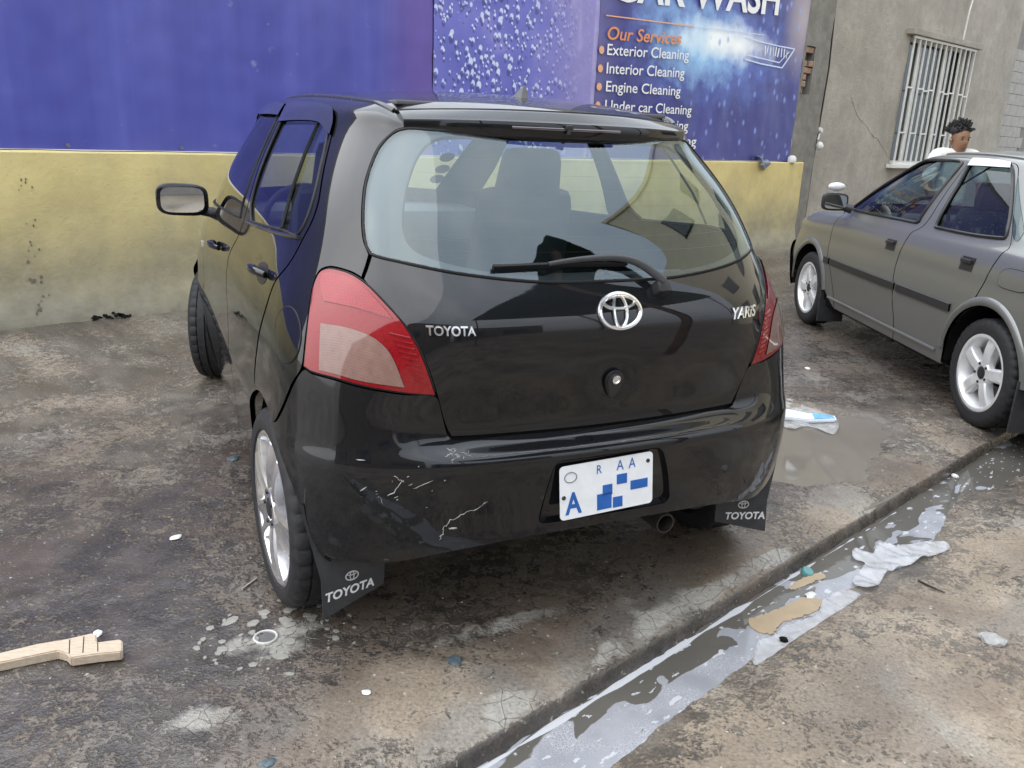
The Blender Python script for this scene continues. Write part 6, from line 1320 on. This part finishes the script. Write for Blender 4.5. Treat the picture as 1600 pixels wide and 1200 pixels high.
# pieces in the gutter
plain('twig_pale', (.33, .30, .25), .8)
plain('cardboard', (.36, .275, .175), .6, var=.12, scale=12, bump=.2); plain('teal_plastic', (.10, .26, .26), .35, var=.1)
t = NT('thin_film'); t.set(color=t.ramp(t.noise(22, 4), [(.3, (.52, .52, .54)), (.7, (.72, .73, .75))]), rough=.2, alpha=.42); t.bump(t.noise(60, 3), .4, .004)
slab_on('cardboard_scrap', [(.78, 2.283), (.829, 2.313), (.959, 2.399), (1.012, 2.432), (1.073, 2.408), (1.032, 2.366), (.963, 2.315), (.878, 2.272), (.836, 2.213), (.802, 2.214), (.779, 2.238)], WATER_Z + .001, .003, 'cardboard', 'large tan sodden cardboard scrap floating in the gutter', 'cardboard', .001, curl=.003, torn=.0025)
slab_on('cardboard_scrap', [(1.057, 2.57), (1.123, 2.598), (1.122, 2.57), (1.075, 2.54), (.984, 2.48), (.972, 2.495)], WATER_Z + .001, .002, 'cardboard', 'thin tan cardboard strip floating beside the teal cap', 'cardboard', .0008, curl=.003, torn=.002, seed=2)
film('plastic_film', [(.779, 2.167), (.841, 2.205), (.886, 2.258), (1.011, 2.33), (1.065, 2.42), (1.161, 2.49), (1.205, 2.463), (1.158, 2.409), (1.059, 2.326), (.95, 2.229), (.866, 2.153), (.741, 2.046), (.733, 2.061)], WATER_Z + .004, 'thin_film', 'long white plastic film along the gutter shore beside the cardboard', 'plastic film', .006, 3)
film('plastic_bag', [(1.227, 2.576), (1.304, 2.672), (1.275, 2.716), (1.303, 2.773), (1.358, 2.748), (1.426, 2.841), (1.473, 2.807), (1.592, 2.868), (1.685, 2.87), (1.675, 2.812), (1.479, 2.687), (1.358, 2.609), (1.261, 2.494), (1.2, 2.52)], WATER_Z + .006, 'thin_film', 'crumpled white plastic bag trailing out of the gutter onto the bank', 'plastic bag', .012, 9)
cp = MB(); cp.lathe([(0, .022), (.018, .020), (.020, .018), (.020, .0005)], 22, 'z'); o = cp.build('bottle_cap', 'teal_plastic', smooth=40, loc=(1.067, 2.600, WATER_Z - .004), rot=(.35, .2, 0)); tag(o, 'teal plastic bottle cap in the gutter against the slab edge', 'cap')
m_ = MB(); m_.tube([(0, 0, .004), (.02, -.032, .005), (.056, -.076, .004)], [.003, .0035, .002], 6); o = m_.build('twig', 'dark_trim', smooth=60, loc=(1.432, 2.543, gz(1.46, 2.5))); tag(o, 'dark thin twig lying on the bank beside the plastic bag', 'twig')
m_ = MB(); m_.tube([(0, 0, .003), (.026, .067, .004)], [.0035, .003], 6); o = m_.build('twig', 'twig_pale', smooth=60, loc=(-.806, 2.237, gz(-.79, 2.27))); tag(o, 'pale short stick on the concrete beside the rear tyre', 'stick')
# packet and film in the puddle
plain('packet_white', (.66, .70, .76), .3, var=.1, scale=10); plain('packet_blue', (.16, .40, .60), .3, var=.2)
pkt = slab_on('drink_packet', [(1.38, 4.215), (1.501, 4.225), (1.581, 4.167), (1.624, 4.194), (1.723, 4.145), (1.705, 4.09), (1.553, 4.063), (1.455, 4.09), (1.38, 4.11)], -.004, .022, 'packet_white', 'flattened white and blue packet lying in the puddle', 'packet', .006, curl=.008)
m_ = MB(); m_.prism([(1.585 - pkt.location.x, 4.075 - pkt.location.y), (1.70 - pkt.location.x, 4.10 - pkt.location.y), (1.70 - pkt.location.x, 4.145 - pkt.location.y), (1.60 - pkt.location.x, 4.165 - pkt.location.y)], .021, .0255); m_.build('label', 'packet_blue', pkt)
t = NT('clear_film'); t.set(color=(.62, .62, .60), rough=.15, alpha=.30); t.bump(t.noise(40, 3), .4, .004)
film('clear_film', [(1.573, 4.471), (1.683, 4.283), (1.733, 4.132), (1.628, 3.916), (1.542, 4.019), (1.417, 3.965), (1.40, 4.3)], -.006, 'clear_film', 'sheet of clear plastic film spread under the white packet', 'plastic film', .010, 5)
# debris at the wall foot and loose scraps
m_ = MB()
for k in range(60):
    u_ = rs.random(); x = -2.96 + .17 * u_ + rs.uniform(-.02, .02); y = 5.64 + .15 * u_ + rs.uniform(-.03, .02); z_ = gz(x, y); a = rs.uniform(0, 6.28); l_ = rs.uniform(.03, .07); h_ = .05 * math.sin(math.pi * u_) * rs.random()
    m_.tube([(x, y, z_ + h_), (x + l_ * math.cos(a) * .5, y + l_ * math.sin(a) * .5, z_ + h_ + .012), (x + l_ * math.cos(a), y + l_ * math.sin(a), z_ + h_ * .6)], [.006, .009, .004], 5)
o = m_.build('debris_heap', 'under_black', smooth=60); tag(o, 'small heap of black debris against the foot of the yellow wall', 'debris'); o['kind'] = 'stuff'
def scrap(x, y, r, mat, label, cat, h=.006, seed=0, flat=.35):
    bm = bmesh.new(); bmesh.ops.create_icosphere(bm, subdivisions=2, radius=r)
    for v in bm.verts: k = 1 + .45 * mnoise.noise(v.co * (1.1 / r) + Vector((seed, 0, 0))); v.co = Vector((v.co.x * k, v.co.y * k * .75, v.co.z * flat * k))
    me = bpy.data.meshes.new('scrap'); bm.to_mesh(me); bm.free(); o = obj(cat.replace(' ', '_'), me, mat, loc=(x, y, gz(x, y) + r * flat * .55), rot=(0, 0, seed)); return tag(o, label, cat)
plain('scrap_blue', (.07, .095, .11), .4, var=.3); plain('scrap_white', (.62, .62, .60), .6, var=.1); plain('scrap_grey', (.33, .33, .32), .8, var=.25)
scrap(-1.17, 3.241, .028, 'scrap_blue', 'dark teal crumpled scrap lying between the wheels of the hatchback', 'scrap', seed=1)
scrap(-.124, 1.921, .026, 'scrap_blue', 'flattened blue grey can tab on the tan concrete above the gutter', 'metal scrap', seed=2, flat=.2)
scrap(-.339, 1.779, .013, 'scrap_white', 'tiny white paper scrap on the tan concrete below the mud flap', 'paper scrap', seed=3)
scrap(-1.137, 2.55, .022, 'scrap_white', 'white scrap on the dark wet patch left of the rear wheel', 'paper scrap', seed=4, flat=.2)
scrap(-1.128, 1.985, .017, 'scrap_white', 'white chip lying just above the wooden slat', 'paper scrap', seed=5, flat=.3)
scrap(1.499, 2.192, .038, 'scrap_grey', 'grey lump of mortar on the bank right of the gutter', 'mortar lump', seed=6, flat=.4)
scrap(-.513, 1.523, .020, 'scrap_blue', 'dark scrap on the concrete edge near the gutter mouth', 'scrap', seed=7, flat=.25)
scrap(1.911, 5.16, .022, 'scrap_white', 'white scrap on the ground below the front door of the saloon', 'paper scrap', seed=8, flat=.25)
scrap(.855, 2.165, .014, 'under_black', 'small black bit stuck on the white plastic film', 'debris bit', seed=9, flat=.6).location.z = WATER_Z + .014
scrap(1.03, 2.445, .022, 'scrap_white', 'white foam blob beside the floating cardboard', 'foam blob', seed=10, flat=.4).location.z = WATER_Z + .004
scrap(2.07, 3.55, .020, 'scrap_white', 'round white bottle lid in the gutter near the saloon rear wheel', 'lid', seed=11, flat=.5).location.z = WATER_Z + .006
# grit and pebbles
V = []; F = []; ico_v = [(0, 0, 1), (.9, 0, .3), (.28, .85, .3), (-.73, .53, .3), (-.73, -.53, .3), (.28, -.85, .3), (0, 0, -.6)]; ico_f = [(0, 1, 2), (0, 2, 3), (0, 3, 4), (0, 4, 5), (0, 5, 1), (6, 2, 1), (6, 3, 2), (6, 4, 3), (6, 5, 4), (6, 1, 5)]
N_ = 2600; X = RNG.uniform(-2.8, 2.8, N_); Y = 1.45 + 4.0 * RNG.random(N_) ** 1.4; tt_, nn2 = to_tn(X, Y); keep = (fbm(X, Y, 1.7, 3) > -.15) & ~((nn2 > -.01) & (nn2 < shore(tt_) + .02)); X, Y = X[keep], Y[keep]; Zg = ground_h(X, Y)
for x, y, z in zip(X, Y, Zg):
    r = .0016 + .0045 * RNG.random() ** 3; a = RNG.uniform(0, 6.28); c_, s_ = math.cos(a), math.sin(a); k = len(V); q = RNG.uniform(.6, 1.2)
    V += [(x + r * (u_ * c_ - v_ * s_ * q), y + r * (u_ * s_ + v_ * c_ * q), z + r * .6 * w_) for u_, v_, w_ in ico_v]; F += [tuple(i + k for i in f) for f in ico_f]
t = NT('grit'); t.set(color=t.ramp(t.noise(35, 1), [(.35, (.10, .09, .08)), (.5, (.26, .23, .19)), (.65, (.44, .42, .38))]), rough=.8)
o = obj('grit', mesh('grit', V, F), 'grit'); o['kind'] = 'stuff'; o['label'] = 'fine grit scattered over the concrete'; o['category'] = 'grit'
# ------------------------------------------------------------------ the rest of the yard and street, seen only as reflections
plain('cream_render', (.80, .72, .54), .85, var=.08, scale=3); plain('green_sheet', (.030, .085, .055), .45, var=.25, scale=8); plain('brown_render', (.20, .155, .115), .9, var=.15, scale=3); plain('rust_sheet', (.15, .085, .055), .7, var=.4, scale=5)
def block_house(name, c, size, rz, wall, label, wins, roof):
    root = empty(name, (c[0], c[1], 0), rz, label, 'building'); w, d, h = size
    m = MB(); m.box((0, 0, h / 2), (w, d, h)); m.build('wall', wall, root)
    for (x, z, ww, hh) in wins:
        for sy in (-1,):
            m = MB(); m.box((x, sy * (d / 2 + .02), z), (ww, .06, hh)); f = m.build('window', 'dark_trim', root)
            m = MB(); m.box((x, sy * (d / 2 + .055), z), (ww - .12, .02, hh - .12)); m.build('pane', 'mirror_pane', f)
    m = MB(); m.box((0, 0, h + .1), (w + .16, d + .16, .2)); m.build('roof', roof, root); return root
plain('mirror_pane', (.05, .06, .07), .06, spec=.8)
block_house('cream_house', (10.6, 6.3), (8.6, 6, 11.4), R(-90), 'cream_render', 'cream rendered three storey house along the right side of the yard', [(x, z, 1.3, 1.5) for x in (-3, -.2, 2.6) for z in (2.2, 5.3, 8.6)], 'cream_render')
aw = empty('sheet_canopy', (5.0, -.4, 0), 0, 'green corrugated sheet canopy on four posts at the right of the yard', 'canopy')
V = []; F = []; n_ = 110
for i in range(n_ + 1):
    y = -2.6 + 4.6 * i / n_; c_ = .03 * math.sin(i * 1.4); V += [(-3.0, y, 4.30 + c_), (2.2, y, 5.15 + c_)]
for i in range(n_): F.append((2*i, 2*i+1, 2*i+3, 2*i+2))
me = mesh('sheet', V, F, True); o = obj('sheet', me, 'green_sheet', aw); md = o.modifiers.new('s', 'SOLIDIFY'); md.thickness = .01
for x, y, h_ in ((-2.8, -2.4, 4.30), (-2.8, 1.8, 4.30), (2.0, -2.4, 5.05), (2.0, 1.8, 5.05)): m = MB(); m.tube([(x, y, 0), (x, y, h_)], .05, 8); m.build('post', 'rust_sheet', aw)
block_house('brown_house', (-3.5, -9.5), (9, 5, 4.6), R(180), 'brown_render', 'brown rendered house across the street behind the yard', [(x, 2.0, 1.4, 1.6) for x in (-3, 0, 3)], 'rust_sheet')
block_house('shop_house', (6.5, -10.5), (8, 5, 3.6), R(180), 'grey_block', 'grey block shop across the street with dark windows', [(x, 1.6, 2.0, 1.8) for x in (-2, 2)], 'green_sheet')
